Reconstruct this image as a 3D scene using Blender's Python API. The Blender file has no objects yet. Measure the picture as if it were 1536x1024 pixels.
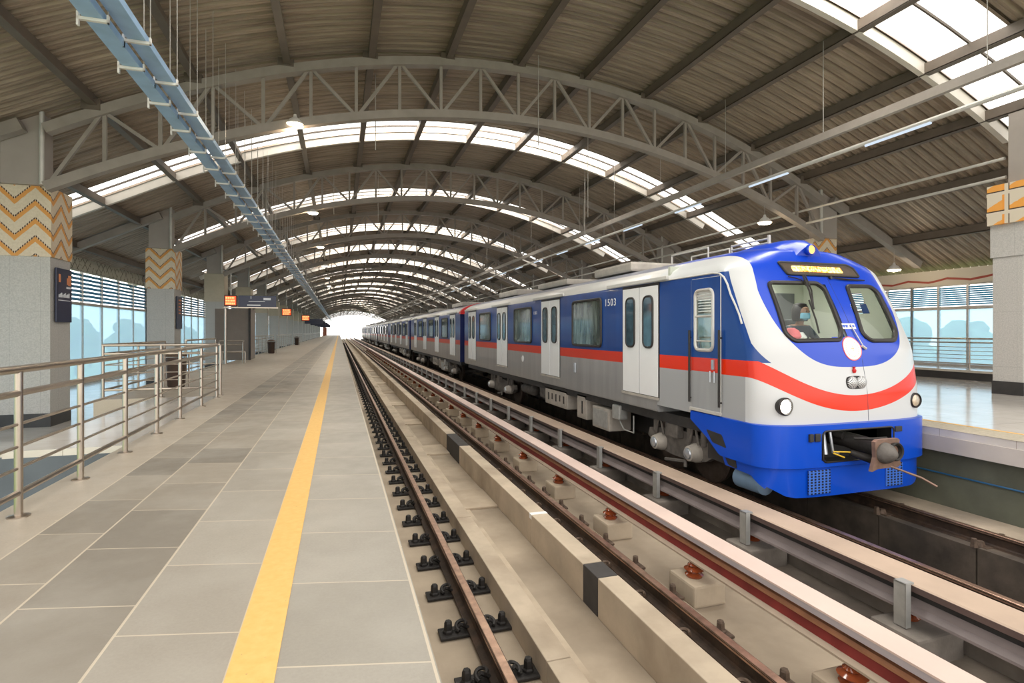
import bpy, bmesh, math, random
from mathutils import Vector, Matrix
R = random.Random(7)
PI = math.pi
C = bpy.context.scene.collection
sc = bpy.context.scene

# ------------------------------------------------------------------ nodes
class NT:
    def __init__(s, name):
        s.m = bpy.data.materials.new(name); s.m.use_nodes = True
        s.t = s.m.node_tree; s.n = s.t.nodes; s.l = s.t.links
        s.n.clear()
        s.out = s.n.new('ShaderNodeOutputMaterial')
        s.tc = s.n.new('ShaderNodeTexCoord')
        g = s.n.new('ShaderNodeNewGeometry'); s.pos = g.outputs['Position']
        sp = s.n.new('ShaderNodeSeparateXYZ'); s.l.new(s.pos, sp.inputs[0])
        s.x, s.y, s.z = sp.outputs
    def put(s, sock, v):
        if isinstance(v, (int, float)): sock.default_value = v
        elif isinstance(v, tuple):
            sock.default_value = v if len(v) == 4 or sock.type == 'VECTOR' else (*v, 1)
        else: s.l.new(v, sock)
    def M(s, op, a, b=0.0, c=None, clamp=False):
        n = s.n.new('ShaderNodeMath'); n.operation = op; n.use_clamp = clamp
        s.put(n.inputs[0], a); s.put(n.inputs[1], b)
        if c is not None: s.put(n.inputs[2], c)
        return n.outputs[0]
    def gt(s, a, b): return s.M('GREATER_THAN', a, b)
    def lt(s, a, b): return s.M('LESS_THAN', a, b)
    def mul(s, *a):
        r = a[0]
        for b in a[1:]: r = s.M('MULTIPLY', r, b)
        return r
    def mix(s, f, a, b):
        n = s.n.new('ShaderNodeMix'); n.data_type = 'RGBA'; n.clamp_factor = True
        s.put(n.inputs[0], f); s.put(n.inputs[6], a); s.put(n.inputs[7], b)
        return n.outputs[2]
    def noise(s, scale, vec=None, detail=4, rough=.55):
        n = s.n.new('ShaderNodeTexNoise'); n.inputs['Scale'].default_value = scale
        n.inputs['Detail'].default_value = detail; n.inputs['Roughness'].default_value = rough
        s.l.new(vec or s.pos, n.inputs['Vector'])
        return n.outputs[0]
    def vec(s, x, y, z):
        n = s.n.new('ShaderNodeCombineXYZ')
        s.put(n.inputs[0], x); s.put(n.inputs[1], y); s.put(n.inputs[2], z); return n.outputs[0]
    def white(s, v):
        n = s.n.new('ShaderNodeTexWhiteNoise'); s.l.new(v, n.inputs['Vector']); return n.outputs[0]
    def ramp(s, f, lo, hi, a, b):
        n = s.n.new('ShaderNodeMapRange'); n.clamp = True
        s.put(n.inputs[0], f); n.inputs[1].default_value = lo; n.inputs[2].default_value = hi
        n.inputs[3].default_value = a; n.inputs[4].default_value = b
        return n.outputs[0]
    def bsdf(s, col, rough=.5, metal=0., bump=None, bs=.1, bd=.01, coat=0., emit=None, es=0., spec=.5):
        b = s.n.new('ShaderNodeBsdfPrincipled')
        s.put(b.inputs['Base Color'], col); s.put(b.inputs['Roughness'], rough); s.put(b.inputs['Metallic'], metal)
        b.inputs['Coat Weight'].default_value = coat; b.inputs['Specular IOR Level'].default_value = spec
        b.inputs['Coat Roughness'].default_value = .08
        if emit is not None:
            s.put(b.inputs['Emission Color'], emit); s.put(b.inputs['Emission Strength'], es)
        if bump is not None:
            n = s.n.new('ShaderNodeBump'); n.inputs['Strength'].default_value = bs; n.inputs['Distance'].default_value = bd
            s.l.new(bump, n.inputs['Height']); s.l.new(n.outputs[0], b.inputs['Normal'])
        s.l.new(b.outputs[0], s.out.inputs[0]); return s.m

def simple(name, col, rough=.5, metal=0., var=.12, scale=6., bump=.0, coat=0., dirt=None, emit=None, es=0., spec=.5):
    t = NT(name)
    n = t.noise(scale, detail=5)
    lo = tuple(c * (1 - var) for c in col); hi = tuple(min(1, c * (1 + var)) for c in col)
    c = t.mix(t.ramp(n, .3, .7, 0, 1), lo, hi)
    if dirt:
        c = t.mix(t.ramp(t.noise(scale * .35, detail=7), .5, .75, 0, dirt[1]), c, dirt[0])
    return t.bsdf(c, rough, metal, t.noise(scale * 8) if bump else None, bump, .01, coat, emit, es, spec)

def glow(name, col, s):
    t = NT(name); e = t.n.new('ShaderNodeEmission'); t.put(e.inputs[0], col); e.inputs[1].default_value = s
    t.l.new(e.outputs[0], t.out.inputs[0]); return t.m

def glass(name, tint, refl=.12, rough=.02, fk=.35, milk=0.):
    t = NT(name)
    tr = t.n.new('ShaderNodeBsdfTransparent'); t.put(tr.inputs[0], tint)
    gl = t.n.new('ShaderNodeBsdfGlossy'); gl.inputs['Roughness'].default_value = rough
    fr = t.n.new('ShaderNodeFresnel'); fr.inputs[0].default_value = 1.45
    mx = t.n.new('ShaderNodeMixShader')
    t.l.new(t.M('ADD', t.mul(fr.outputs[0], fk), refl, clamp=True), mx.inputs[0])
    base = tr.outputs[0]
    if milk:      # bluish haze over the view outside, put into the pane itself
        tl = t.n.new('ShaderNodeBsdfTranslucent'); t.put(tl.inputs[0], (.66, .82, 1)); m2 = t.n.new('ShaderNodeMixShader')
        m2.inputs[0].default_value = milk; t.l.new(base, m2.inputs[1]); t.l.new(tl.outputs[0], m2.inputs[2]); base = m2.outputs[0]
    t.l.new(base, mx.inputs[1]); t.l.new(gl.outputs[0], mx.inputs[2])
    t.l.new(mx.outputs[0], t.out.inputs[0]); return t.m

M = {}
M['steel'] = simple('grey painted steel', (.29, .25, .215), .5, .0, .1, 3)
M['purlin'] = simple('brown grey purlin paint', (.12, .092, .07), .55, 0, .12, 3)
M['stub'] = simple('grey stub column paint', (.34, .295, .26), .55, 0, .06, 2)
M['inox'] = simple('brushed stainless steel', (.44, .38, .32), .3, 1.0, .06, 9)
M['rail_side'] = simple('rusty rail steel', (.05, .032, .022), .6, .3, .3, 14, .2, dirt=((.13, .075, .045), .7))
M['rail_head'] = simple('worn rail head', (.5, .32, .23), .28, .85, .25, 12)
M['iron'] = simple('black iron fastening', (.028, .025, .023), .6, .4, .3, 30, .2)
M['clip_rust'] = simple('brown iron clip', (.13, .09, .065), .6, .4, .3, 30, .2)
M['conc'] = simple('pale track concrete', (.47, .385, .285), .9, 0, .14, 2.2, .25, dirt=((.25, .19, .13), .85))
M['conc_d'] = simple('trackbed concrete', (.37, .3, .22), .92, 0, .16, 1.6, .3, dirt=((.17, .13, .09), .9))
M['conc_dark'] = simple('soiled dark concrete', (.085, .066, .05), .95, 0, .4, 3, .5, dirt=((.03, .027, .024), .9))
M['conc_grey'] = simple('grey weathered concrete', (.3, .27, .235), .92, 0, .25, 3, .35, dirt=((.12, .105, .09), .7))
M['black_paint'] = simple('black band paint', (.045, .04, .037), .75, 0, .2, 6, .15)
M['white_paint'] = simple('white paint', (.8, .78, .74), .6, 0, .05, 6)
M['cover'] = simple('pink white cover board', (.66, .51, .44), .55, 0, .07, 1.5, dirt=((.6, .42, .36), .35))
M['cover_side'] = simple('lilac grey board edge', (.42, .37, .38), .6, 0, .06, 2)
M['cover_tan'] = simple('tan dusty cover board', (.48, .36, .27), .65, 0, .12, 1.5, dirt=((.34, .26, .2), .6))
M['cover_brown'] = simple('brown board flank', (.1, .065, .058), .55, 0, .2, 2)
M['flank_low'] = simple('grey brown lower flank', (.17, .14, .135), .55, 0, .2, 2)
M['beige_flange'] = simple('beige rail flange', (.52, .42, .32), .6, 0, .1, 3)
M['red_web'] = simple('oxide red rail web', (.22, .03, .025), .5, .1, .3, 3)
M['orange_head'] = simple('copper conductor head', (.6, .3, .17), .4, .5, .15, 5)
M['insul'] = simple('brown glazed porcelain', (.27, .06, .02), .15, 0, .25, 9, coat=.6)
M['galv'] = simple('galvanised post', (.42, .42, .4), .5, .5, .12, 9)
M['plas'] = simple('dark skirting stone', (.035, .033, .032), .4, 0, .2, 5)
M['tray'] = simple('galvanised cable tray', (.34, .5, .7), .42, .35, .1, 3)
M['bracket'] = simple('white hanger bracket', (.72, .68, .64), .5, .1, .08, 6)
M['rod'] = simple('threaded hanger rod', (.45, .42, .38), .45, .5, .1, 9)
M['pipe'] = simple('pale conduit', (.55, .52, .47), .45, .2, .1, 4)
M['navy'] = simple('navy sign face', (.014, .02, .055), .3, 0, .1, 4)
M['sign_white'] = simple('white sign print', (.75, .77, .8), .5, 0, .04, 4)
M['sign_orange'] = simple('orange sign print', (.75, .28, .12), .5, 0, .04, 4)
M['dark'] = simple('dark equipment paint', (.025, .023, .022), .55, 0, .3, 6)
M['under'] = simple('dusty underframe grey', (.14, .125, .11), .7, .2, .3, 7, .2)
M['under_l'] = simple('pale equipment box grey', (.42, .38, .33), .6, .1, .14, 5)
M['silver'] = simple('silver cap', (.55, .58, .62), .3, .7, .08, 8)
M['wheel'] = simple('wheel steel', (.1, .075, .06), .45, .6, .2, 9)
M['t_white'] = simple('train door white', (.8, .8, .78), .3, 0, .02, 3, coat=.4)
M['t_cant'] = simple('train roof cant grey', (.6, .585, .55), .35, 0, .05, 1.5, coat=.3)
M['t_roof'] = simple('train roof blue grey', (.2, .21, .27), .6, 0, .12, 2)
M['t_blue'] = simple('train blue paint', (.0, .075, .5), .25, 0, .06, 2, coat=.6)
M['t_skirt'] = simple('train bright blue bumper', (.001, .065, .52), .28, 0, .04, 2, coat=.2, spec=.35)
M['t_navy'] = simple('train end navy', (.004, .012, .09), .4, 0, .1, 2)
M['t_red'] = simple('train red marker', (.6, .02, .02), .35, 0, .1, 2)
M['rubber'] = simple('black window rubber', (.018, .014, .012), .45, 0, .2, 9)
M['seal'] = simple('light aluminium trim', (.58, .56, .52), .35, .3, .06, 6)
M['lining'] = simple('pale green cab lining', (.52, .55, .46), .6, 0, .04, 3)
M['seatgrey'] = simple('grey cab equipment', (.12, .13, .13), .6, 0, .1, 4)
M['tglass'] = glass('cab window glass', (.93, .97, .94), .01, fk=.6)
M['wglass'] = glass('station window glass', (.74, .89, 1), .012, milk=.42)
M['skylight'] = glass('clear polycarbonate', (.96, .97, .96), .0, .3)
M['skin'] = simple('person skin', (.3, .16, .1), .5, 0, .08, 9)
M['hair'] = simple('black hair', (.012, .01, .01), .5, 0, .2, 30)
M['maskcloth'] = simple('light blue face mask', (.2, .5, .7), .8, 0, .05, 30)
M['uniform'] = simple('dark uniform cloth', (.03, .045, .06), .8, 0, .15, 20)
M['pinkcloth'] = simple('pink cloth', (.8, .18, .2), .8, 0, .1, 20)
M['brown_box'] = simple('taupe wall panel', (.2, .17, .145), .6, 0, .08, 3)
M['bin'] = simple('dark brown bin', (.06, .035, .025), .4, .1, .2, 9)
M['wallcream'] = simple('cream wall paint', (.5, .47, .4), .7, 0, .06, 2)
M['leaf'] = simple('tree leaves', (.12, .2, .09), .8, 0, .35, .6)
M['bark'] = simple('tree bark', (.12, .09, .06), .9, 0, .2, 4)
M['grass'] = simple('field grass', (.2, .32, .12), .9, 0, .3, .05)
M['lamp_warm'] = glow('warm lamp', (1, .84, .58), 14)
M['lamp_hi'] = glow('white lamp', (1, .93, .8), 9)
M['lamp_amber'] = glow('amber head lamp', (1, .55, .16), 2.2)
M['led_red'] = glow('orange red display', (1, .16, .04), 2)
M['led_hot'] = glow('orange display core', (1, .5, .18), 1.6)

# destination LED bar
def m_led():
    t = NT('amber destination display')
    n = t.noise(26, detail=3); b = t.ramp(n, .35, .6, 1.6, 7)
    col = t.mix(t.ramp(n, .3, .65, 0, 1), (1, .25, .02), (1, .6, .16))
    e = t.n.new('ShaderNodeEmission'); t.put(e.inputs[0], col); t.put(e.inputs[1], b)
    t.l.new(e.outputs[0], t.out.inputs[0]); return t.m
M['led_amber'] = m_led()

def m_floor():
    t = NT('granite platform tiles')
    x, y = t.x, t.M('ADD', t.y, t.mul(t.x, .25))
    edges = [-1.70, -1.328, -.846, -.376, .325]
    col = 0.0; line = None
    for e in edges:
        g = t.gt(x, e); col = g if isinstance(col, float) else t.M('ADD', col, g)
        l = t.lt(t.M('ABSOLUTE', t.M('SUBTRACT', x, e)), .0055)
        line = l if line is None else t.M('MAXIMUM', line, l)
    off = t.M('MULTIPLY', col, .37)
    yy = t.M('ADD', t.M('DIVIDE', y, .68), off)
    fr = t.M('FRACT', yy)
    jl = t.lt(t.M('ABSOLUTE', t.M('SUBTRACT', fr, .5)), .006)
    rnd = t.white(t.vec(col, t.M('FLOOR', t.M('ADD', yy, .5)), 1.0))
    dark = t.mul(t.gt(x, -1.70), t.lt(x, -.846))
    base = t.mix(rnd, (.32, .285, .235), (.39, .35, .29))
    dk = t.mix(rnd, (.21, .185, .15), (.33, .285, .225))
    c = t.mix(dark, base, dk)
    left = t.mul(t.gt(x, -.376), 1.0)
    c = t.mix(left, c, t.mix(rnd, (.31, .285, .24), (.36, .33, .28)))
    c = t.mix(t.lt(x, -1.70), c, (.44, .375, .295))
    fine = t.noise(70, detail=3, rough=.7); big = t.noise(1.3, detail=6)
    c = t.mix(t.ramp(fine, .3, .7, .0, .25), c, (.2, .18, .15))
    c = t.mix(t.ramp(big, .45, .75, 0, .35), c, (.5, .47, .41))
    inner = t.gt(x, -1.72)
    c = t.mix(t.mul(t.M('MAXIMUM', line, jl), inner, .7), c, (.62, .53, .4))
    rough = t.ramp(t.noise(5, detail=4), .3, .7, .34, .5)
    return t.bsdf(c, rough, 0, fine, .12, .004, spec=.45)
M['floor'] = m_floor()

def m_gloss():
    t = NT('polished light stone')
    gx = t.M('FRACT', t.M('DIVIDE', t.x, .9)); gy = t.M('FRACT', t.M('DIVIDE', t.y, .9))
    l = t.M('MAXIMUM', t.lt(gx, .008), t.lt(gy, .008))
    c = t.mix(t.ramp(t.noise(2, detail=6), .3, .7, 0, 1), (.52, .48, .43), (.62, .58, .53))
    c = t.mix(l, c, (.36, .32, .27))
    return t.bsdf(c, .13, 0, spec=.6)
M['gloss'] = m_gloss()

def m_yellow():
    t = NT('worn yellow line paint')
    n = t.noise(22, detail=6); c = t.mix(t.ramp(n, .25, .75, 0, 1), (.68, .4, .11), (.78, .48, .16))
    c = t.mix(t.ramp(t.noise(60, detail=2), .72, .78, 0, .7), c, (.3, .2, .1))
    return t.bsdf(c, .55, 0, n, .1, .003)
M['yellow'] = m_yellow()

def m_sheet():
    t = NT('galvalume roof sheet')
    v = t.vec(t.mul(t.x, .25), t.mul(t.y, 3.2), t.z)
    n = t.noise(1.6, v, 6, .65)
    c = t.mix(t.ramp(n, .25, .8, 0, 1), (.16, .12, .088), (.44, .345, .26))
    return t.bsdf(c, .5, .2)
M['sheet'] = m_sheet()

def m_column(name, cool=False):
    t = NT(name)
    fine = t.noise(45, detail=2, rough=.8); c = t.mix(t.ramp(fine, .35, .65, 0, 1), (.4, .385, .36), (.52, .5, .465))
    h = t.M('ADD', t.x, t.y)
    l = t.M('MAXIMUM', t.lt(t.M('FRACT', t.M('DIVIDE', h, .52)), .008), t.lt(t.M('FRACT', t.M('DIVIDE', t.M('ADD', t.z, 3.1), 1.18)), .004))
    c = t.mix(t.mul(l, .6), c, (.2, .19, .17))
    return t.bsdf(c, .55, 0, fine, .1, .004)
M['column'] = m_column('speckled column cladding')

def tri(t, v):
    return t.M('MULTIPLY', t.M('ABSOLUTE', t.M('SUBTRACT', t.M('FRACT', v), .5)), 2.0)
def m_chevron():
    t = NT('orange chevron mural')
    h = t.M('ADD', t.x, t.y)
    zz = t.M('SUBTRACT', t.z, t.mul(tri(t, t.M('DIVIDE', h, .7)), .36))
    zz = t.M('ADD', zz, t.mul(t.noise(9, detail=2), .03))
    f = t.M('FRACT', t.M('DIVIDE', zz, .37))
    comb = t.gt(t.M('FRACT', t.mul(h, 26.0)), .35)
    c = t.mix(t.ramp(t.noise(25), .3, .7, 0, 1), (.6, .5, .36), (.68, .58, .44))
    c = t.mix(t.mul(t.gt(f, .32), t.lt(f, .6)), c, (.66, .3, .07))
    c = t.mix(t.mul(t.gt(f, .6), t.lt(f, .7), comb), c, (.06, .025, .015))
    return t.bsdf(c, .6)
M['chevron'] = m_chevron()
def m_panelmural():
    t = NT('orange wave panel mural')
    h = t.M('ADD', t.x, t.y)
    u = t.M('FRACT', t.M('DIVIDE', t.M('ADD', h, .1), .42)); v = t.M('FRACT', t.M('DIVIDE', t.M('ADD', t.z, .05), .42))
    c = (.62, .54, .42)
    inside = t.mul(t.gt(u, .1), t.lt(u, .93), t.gt(v, .1), t.lt(v, .93))
    frame = t.mul(inside, t.M('MAXIMUM', t.lt(u, .2), t.lt(v, .2)))
    curve = t.M('SUBTRACT', .72, t.mul(u, .5)); curve = t.M('ADD', curve, t.mul(t.noise(14, detail=1), .1))
    org = t.mul(inside, t.lt(v, curve))
    c = t.mix(org, c, (.75, .33, .06)); 
    blk = t.mul(inside, t.gt(u, .88)); c = t.mix(t.M('MAXIMUM', blk, t.mul(inside, t.lt(v, .16))), c, (.05, .025, .015))
    c = t.mix(t.mul(frame, t.gt(v, .2)), c, (.75, .3, .05))
    return t.bsdf(c, .6)
M['panelmural'] = m_panelmural()
def m_fascia(name, col, amp, per, w, z0):
    t = NT(name)
    zz = t.M('SUBTRACT', t.M('SUBTRACT', t.z, z0), t.mul(tri(t, t.M('DIVIDE', t.M('ADD', t.y, t.mul(t.noise(1.5, detail=1), .5)), per)), amp))
    f = t.lt(t.M('ABSOLUTE', zz), w)
    c = t.mix(f, (.55, .5, .41), col)
    return t.bsdf(c, .65)
M['fascia_r'] = m_fascia('cream fascia with red wave', (.3, .05, .03), .1, 1.3, .035, 2.86)
def m_lace():
    t = NT('cream fascia with dark lattice')
    a = t.lt(t.M('FRACT', t.M('DIVIDE', t.M('ADD', t.y, t.mul(t.z, 1.0)), .42)), .13)
    b = t.lt(t.M('FRACT', t.M('DIVIDE', t.M('SUBTRACT', t.y, t.mul(t.z, 1.0)), .42)), .13)
    c = t.mix(t.mul(t.M('MAXIMUM', a, b), t.gt(t.noise(3, detail=2), .45)), (.5, .47, .38), (.16, .14, .1))
    return t.bsdf(c, .7)
M['lace'] = m_lace()

XC, HW = 6.46, 1.41
def m_body():
    """train side paint: blue over red stripe over grey, set by height"""
    t = NT('train side livery')
    z = t.z
    n = t.noise(1.2, t.vec(t.mul(t.x, 1.0), t.mul(t.y, 3.0), t.mul(z, .35)), 5)
    grey = t.mix(t.ramp(n, .3, .7, 0, 1), (.28, .285, .285), (.36, .365, .365))
    blue = t.mix(t.ramp(n, .3, .7, 0, 1), (.008, .045, .2), (.012, .065, .27))
    c = t.mix(t.gt(z, .62), grey, (.66, .045, .025))
    c = t.mix(t.gt(z, .82), c, blue)
    c = t.mix(t.gt(z, 2.03), c, (.6, .585, .55))
    inner = t.mul(t.lt(t.M('ABSOLUTE', t.M('SUBTRACT', t.x, XC)), 1.16), t.gt(z, 2.25))
    c = t.mix(inner, c, (.2, .21, .27))
    return t.bsdf(c, .3, 0, coat=.25, spec=.4)
M['body'] = m_body()
def m_nose():
    t = NT('train nose livery')
    x = t.M('SUBTRACT', t.x, XC); ax = t.M('ABSOLUTE', x); z, y = t.z, t.y
    white = (.58, .585, .58)
    # smile: red band that dips towards the middle
    q = t.mul(x, x)
    bot = t.M('MINIMUM', t.M('ADD', .165, t.mul(q, .222)), .62)
    top = t.M('MINIMUM', t.M('ADD', .37, t.mul(q, .246)), .82)
    c = white
    c = t.mix(t.mul(t.gt(y, 5.84), t.lt(z, .62)), c, (.36, .365, .365))
    # blue side panel behind the slanted pillar
    sb = t.M('ADD', 5.66, t.mul(t.M('SUBTRACT', z, .81), .47))
    sb = t.M('SUBTRACT', sb, t.mul(t.M('MAXIMUM', t.M('SUBTRACT', 1.05, z), 0.0), .3))
    side = t.mul(t.gt(y, sb), t.gt(ax, 1.18), t.lt(z, 2.03))
    c = t.mix(t.mul(side, t.gt(z, .8)), c, (.01, .055, .24))
    red = t.mul(t.gt(z, bot), t.lt(z, top))
    c = t.mix(red, c, (.72, .028, .002))
    # blue shield of the face
    ex = t.M('POWER', t.M('DIVIDE', ax, 1.13), 3.0)
    ez = t.M('POWER', t.M('DIVIDE', t.M('MAXIMUM', t.M('SUBTRACT', 1.75, z), 0.0), 1.015), 2.2)
    lim = t.M('SUBTRACT', 1.13, t.mul(t.M('MAXIMUM', t.M('SUBTRACT', z, 1.75), 0.0), .16))
    shield = t.mul(t.lt(t.M('ADD', ex, ez), 1.0), t.lt(ax, lim))
    shield = t.M('MAXIMUM', shield, t.mul(t.gt(z, 1.75), t.lt(ax, lim)))
    c = t.mix(shield, c, (.008, .055, .5))
    return t.bsdf(c, .28, 0, coat=.22, spec=.35)
M['nose'] = m_nose()
def m_mesh():
    t = NT('horn mesh')
    a = t.M('FRACT', t.mul(t.M('ADD', t.x, t.z), 38.0)); b = t.M('FRACT', t.mul(t.M('SUBTRACT', t.x, t.z), 38.0))
    h = t.mul(t.gt(a, .35), t.gt(b, .35))
    return t.bsdf(t.mix(h, (.75, .75, .73), (.12, .12, .12)), .4, .3)
M['hornmesh'] = m_mesh()
def m_grille():
    t = NT('dark slotted grille')
    a = t.gt(t.M('FRACT', t.mul(t.x, 17.0)), .55); b = t.gt(t.M('FRACT', t.mul(t.z, 28.0)), .62)
    return t.bsdf(t.mix(t.M('MAXIMUM', a, b), (.01, .012, .02), (.05, .16, .6)), .4)
M['grille'] = m_grille()
def m_swin():
    """side window glass, dark grey green and mirror smooth"""
    t = NT('train side window glass')
    n = t.noise(1.5, t.vec(t.x, t.mul(t.y, 4.0), t.z), 4)
    return t.bsdf(t.mix(t.ramp(n, .4, .62, 0, 1), (.03, .045, .04), (.16, .2, .175)), .06, .1, spec=.9)
M['swin'] = m_swin()
def m_logo():
    t = NT('round emblem face')
    x = t.M('SUBTRACT', t.x, XC); z = t.M('SUBTRACT', t.z, .975)
    r = t.M('SQRT', t.M('ADD', t.mul(x, x), t.mul(z, z)))
    ang = t.M('ARCTAN2', z, x)
    spk = t.gt(t.M('SINE', t.mul(ang, 24.0)), .2)
    c = (.95, .93, .88)
    c = t.mix(t.mul(t.gt(r, .095), t.lt(r, .112), spk), c, (.9, .5, .3))
    c = t.mix(t.mul(t.lt(r, .035), t.gt(t.noise(60), .52)), c, (.85, .45, .25))
    c = t.mix(t.gt(r, .145), c, (.85, .12, .12))
    return t.bsdf(c, .4)
M['logo'] = m_logo()

# ------------------------------------------------------------------ meshes
class MB:
    def __init__(s): s.v = []; s.f = []; s.mi = []; s.cur = 0
    def add(s, vs, fs):
        b = len(s.v); s.v += [tuple(v) for v in vs]
        for f in fs: s.f.append(tuple(b + i for i in f)); s.mi.append(s.cur)
        return s
    def box(s, x0, x1, y0, y1, z0, z1):
        v = [(x, y, z) for z in (z0, z1) for y in (y0, y1) for x in (x0, x1)]
        return s.add(v, [(0, 2, 3, 1), (4, 5, 7, 6), (0, 1, 5, 4), (2, 6, 7, 3), (0, 4, 6, 2), (1, 3, 7, 5)])
    def bbox(s, x0, x1, y0, y1, z0, z1, b=.01):
        """box with chamfered edges"""
        bm = bmesh.new(); bmesh.ops.create_cube(bm, size=1)
        for v in bm.verts:
            v.co = Vector(((x0 + x1) / 2 + v.co.x * (x1 - x0), (y0 + y1) / 2 + v.co.y * (y1 - y0), (z0 + z1) / 2 + v.co.z * (z1 - z0)))
        bmesh.ops.bevel(bm, geom=bm.edges[:], offset=b, segments=2, affect='EDGES', profile=.6)
        bm.verts.index_update()
        s.add([v.co[:] for v in bm.verts], [[v.index for v in f.verts] for f in bm.faces]); bm.free(); return s
    def bar(s, p, q, w, h, up=(0, 0, 1)):
        p, q = Vector(p), Vector(q); d = (q - p).normalized(); u = Vector(up)
        r = d.cross(u)
        if r.length < 1e-4: r = Vector((1, 0, 0))
        r.normalize(); u = r.cross(d)
        v = []
        for c in (p, q):
            for a, b in ((-1, -1), (1, -1), (1, 1), (-1, 1)): v.append(c + r * a * w / 2 + u * b * h / 2)
        return s.add(v, [(0, 3, 2, 1), (4, 5, 6, 7), (0, 1, 5, 4), (1, 2, 6, 5), (2, 3, 7, 6), (3, 0, 4, 7)])
    def tube(s, pts, r, n=8, closed=False, caps=True):
        P = [Vector(p) for p in pts]; m = len(P); rings = []; prev = None
        rr = r if isinstance(r, (list, tuple)) else [r] * m
        for i in range(m):
            if closed: d = (P[(i + 1) % m] - P[i - 1]).normalized()
            else: d = (P[min(i + 1, m - 1)] - P[max(i - 1, 0)]).normalized()
            if prev is None:
                a = Vector((0, 0, 1)) if abs(d.z) < .9 else Vector((1, 0, 0)); e = d.cross(a).normalized()
            else: e = (prev - d * prev.dot(d)).normalized()
            prev = e; g = d.cross(e)
            rings.append([P[i] + (e * math.cos(2 * PI * k / n) + g * math.sin(2 * PI * k / n)) * rr[i] for k in range(n)])
        vs = [v for q in rings for v in q]; fs = []
        for i in range(m if closed else m - 1):
            j = (i + 1) % m
            for k in range(n): fs.append((i * n + k, i * n + (k + 1) % n, j * n + (k + 1) % n, j * n + k))
        if caps and not closed:
            fs.append(tuple(range(n))[::-1]); fs.append(tuple((m - 1) * n + k for k in range(n)))
        return s.add(vs, fs)
    def lathe(s, c, prof, n=16, axis='z'):
        """prof: (radius, height) list"""
        vs = []; fs = []
        for r, h in prof:
            for k in range(n):
                a = 2 * PI * k / n; x, y = r * math.cos(a), r * math.sin(a)
                p = {'z': (x, y, h), 'y': (x, h, y), 'x': (h, x, y)}[axis]
                vs.append((c[0] + p[0], c[1] + p[1], c[2] + p[2]))
        m = len(prof)
        for i in range(m - 1):
            for k in range(n): fs.append((i * n + k, i * n + (k + 1) % n, (i + 1) * n + (k + 1) % n, (i + 1) * n + k))
        fs.append(tuple(range(n))[::-1]); fs.append(tuple((m - 1) * n + k for k in range(n)))
        return s.add(vs, fs)
    def prismy(s, prof, y0, y1, segs=1):
        """extrude closed (x,z) outline along y"""
        n = len(prof); vs = []; fs = []
        for i in range(segs + 1):
            y = y0 + (y1 - y0) * i / segs
            vs += [(x, y, z) for x, z in prof]
        for i in range(segs):
            for k in range(n): fs.append((i * n + k, i * n + (k + 1) % n, (i + 1) * n + (k + 1) % n, (i + 1) * n + k))
        fs.append(tuple(range(n))); fs.append(tuple(segs * n + k for k in range(n))[::-1])
        return s.add(vs, fs)
    def prismx(s, prof, x0, x1):
        n = len(prof); vs = [(x0, y, z) for y, z in prof] + [(x1, y, z) for y, z in prof]
        fs = [(k, (k + 1) % n, n + (k + 1) % n, n + k) for k in range(n)]
        fs += [tuple(range(n))[::-1], tuple(n + k for k in range(n))]
        return s.add(vs, fs)
    def sweep(s, pts, w, h):
        """rectangular section (w along y, h in the xz plane) swept on (x,z) points at given y=pts[i][1]"""
        n = len(pts); vs = []; fs = []
        for i, (x, y, z) in enumerate(pts):
            a = pts[max(i - 1, 0)]; b = pts[min(i + 1, n - 1)]
            tx, tz = b[0] - a[0], b[2] - a[2]; L = math.hypot(tx, tz); nx, nz = -tz / L, tx / L
            for q, r in ((-1, -1), (1, -1), (1, 1), (-1, 1)): vs.append((x + nx * r * h / 2, y + q * w / 2, z + nz * r * h / 2))
        for i in range(n - 1):
            for k in range(4): fs.append((i * 4 + k, i * 4 + (k + 1) % 4, i * 4 + 4 + (k + 1) % 4, i * 4 + 4 + k))
        fs += [(0, 1, 2, 3), tuple((n - 1) * 4 + k for k in (3, 2, 1, 0))]
        return s.add(vs, fs)

def link(o):
    C.objects.link(o); return o
def wloc(o):
    v = Vector((0, 0, 0))
    while o is not None: v += o.location; o = o.parent
    return v
def obj(name, mb, m, parent=None, smooth=False, kind=None, recalc=True):
    """everything is written in world coordinates; the origin goes to the base of the mesh (or to the parent's)"""
    me = bpy.data.meshes.new(name)
    if parent is None:
        xs, ys, zs = zip(*mb.v); org = Vector(((min(xs) + max(xs)) / 2, (min(ys) + max(ys)) / 2, min(zs)))
        base = Vector((0, 0, 0))
    else:
        base = wloc(parent); org = base
    me.from_pydata([tuple(Vector(v) - org) for v in mb.v], [], mb.f)
    ms = m if isinstance(m, (list, tuple)) else [m]
    for k in ms: me.materials.append(M[k] if isinstance(k, str) else k)
    if len(ms) > 1:
        for p, i in zip(me.polygons, mb.mi): p.material_index = i
    if recalc:
        bm = bmesh.new(); bm.from_mesh(me); bmesh.ops.recalc_face_normals(bm, faces=bm.faces[:]); bm.to_mesh(me); bm.free()
    if smooth:
        for p in me.polygons: p.use_smooth = True
        try: me.set_sharp_from_angle(angle=math.radians(38))
        except Exception: pass
    o = link(bpy.data.objects.new(name, me))
    if parent is None: o.location = org
    else: o.parent = parent
    if kind: o['kind'] = kind
    return o
def tag(o, label, cat, group=None, kind=None):
    o['label'] = label; o['category'] = cat
    if group: o['group'] = group
    if kind: o['kind'] = kind
    return o
def struct(name, mb, m, parent=None, smooth=False):
    o = obj(name, mb, m, parent, smooth)
    o['kind'] = 'structure'; return o
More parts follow.
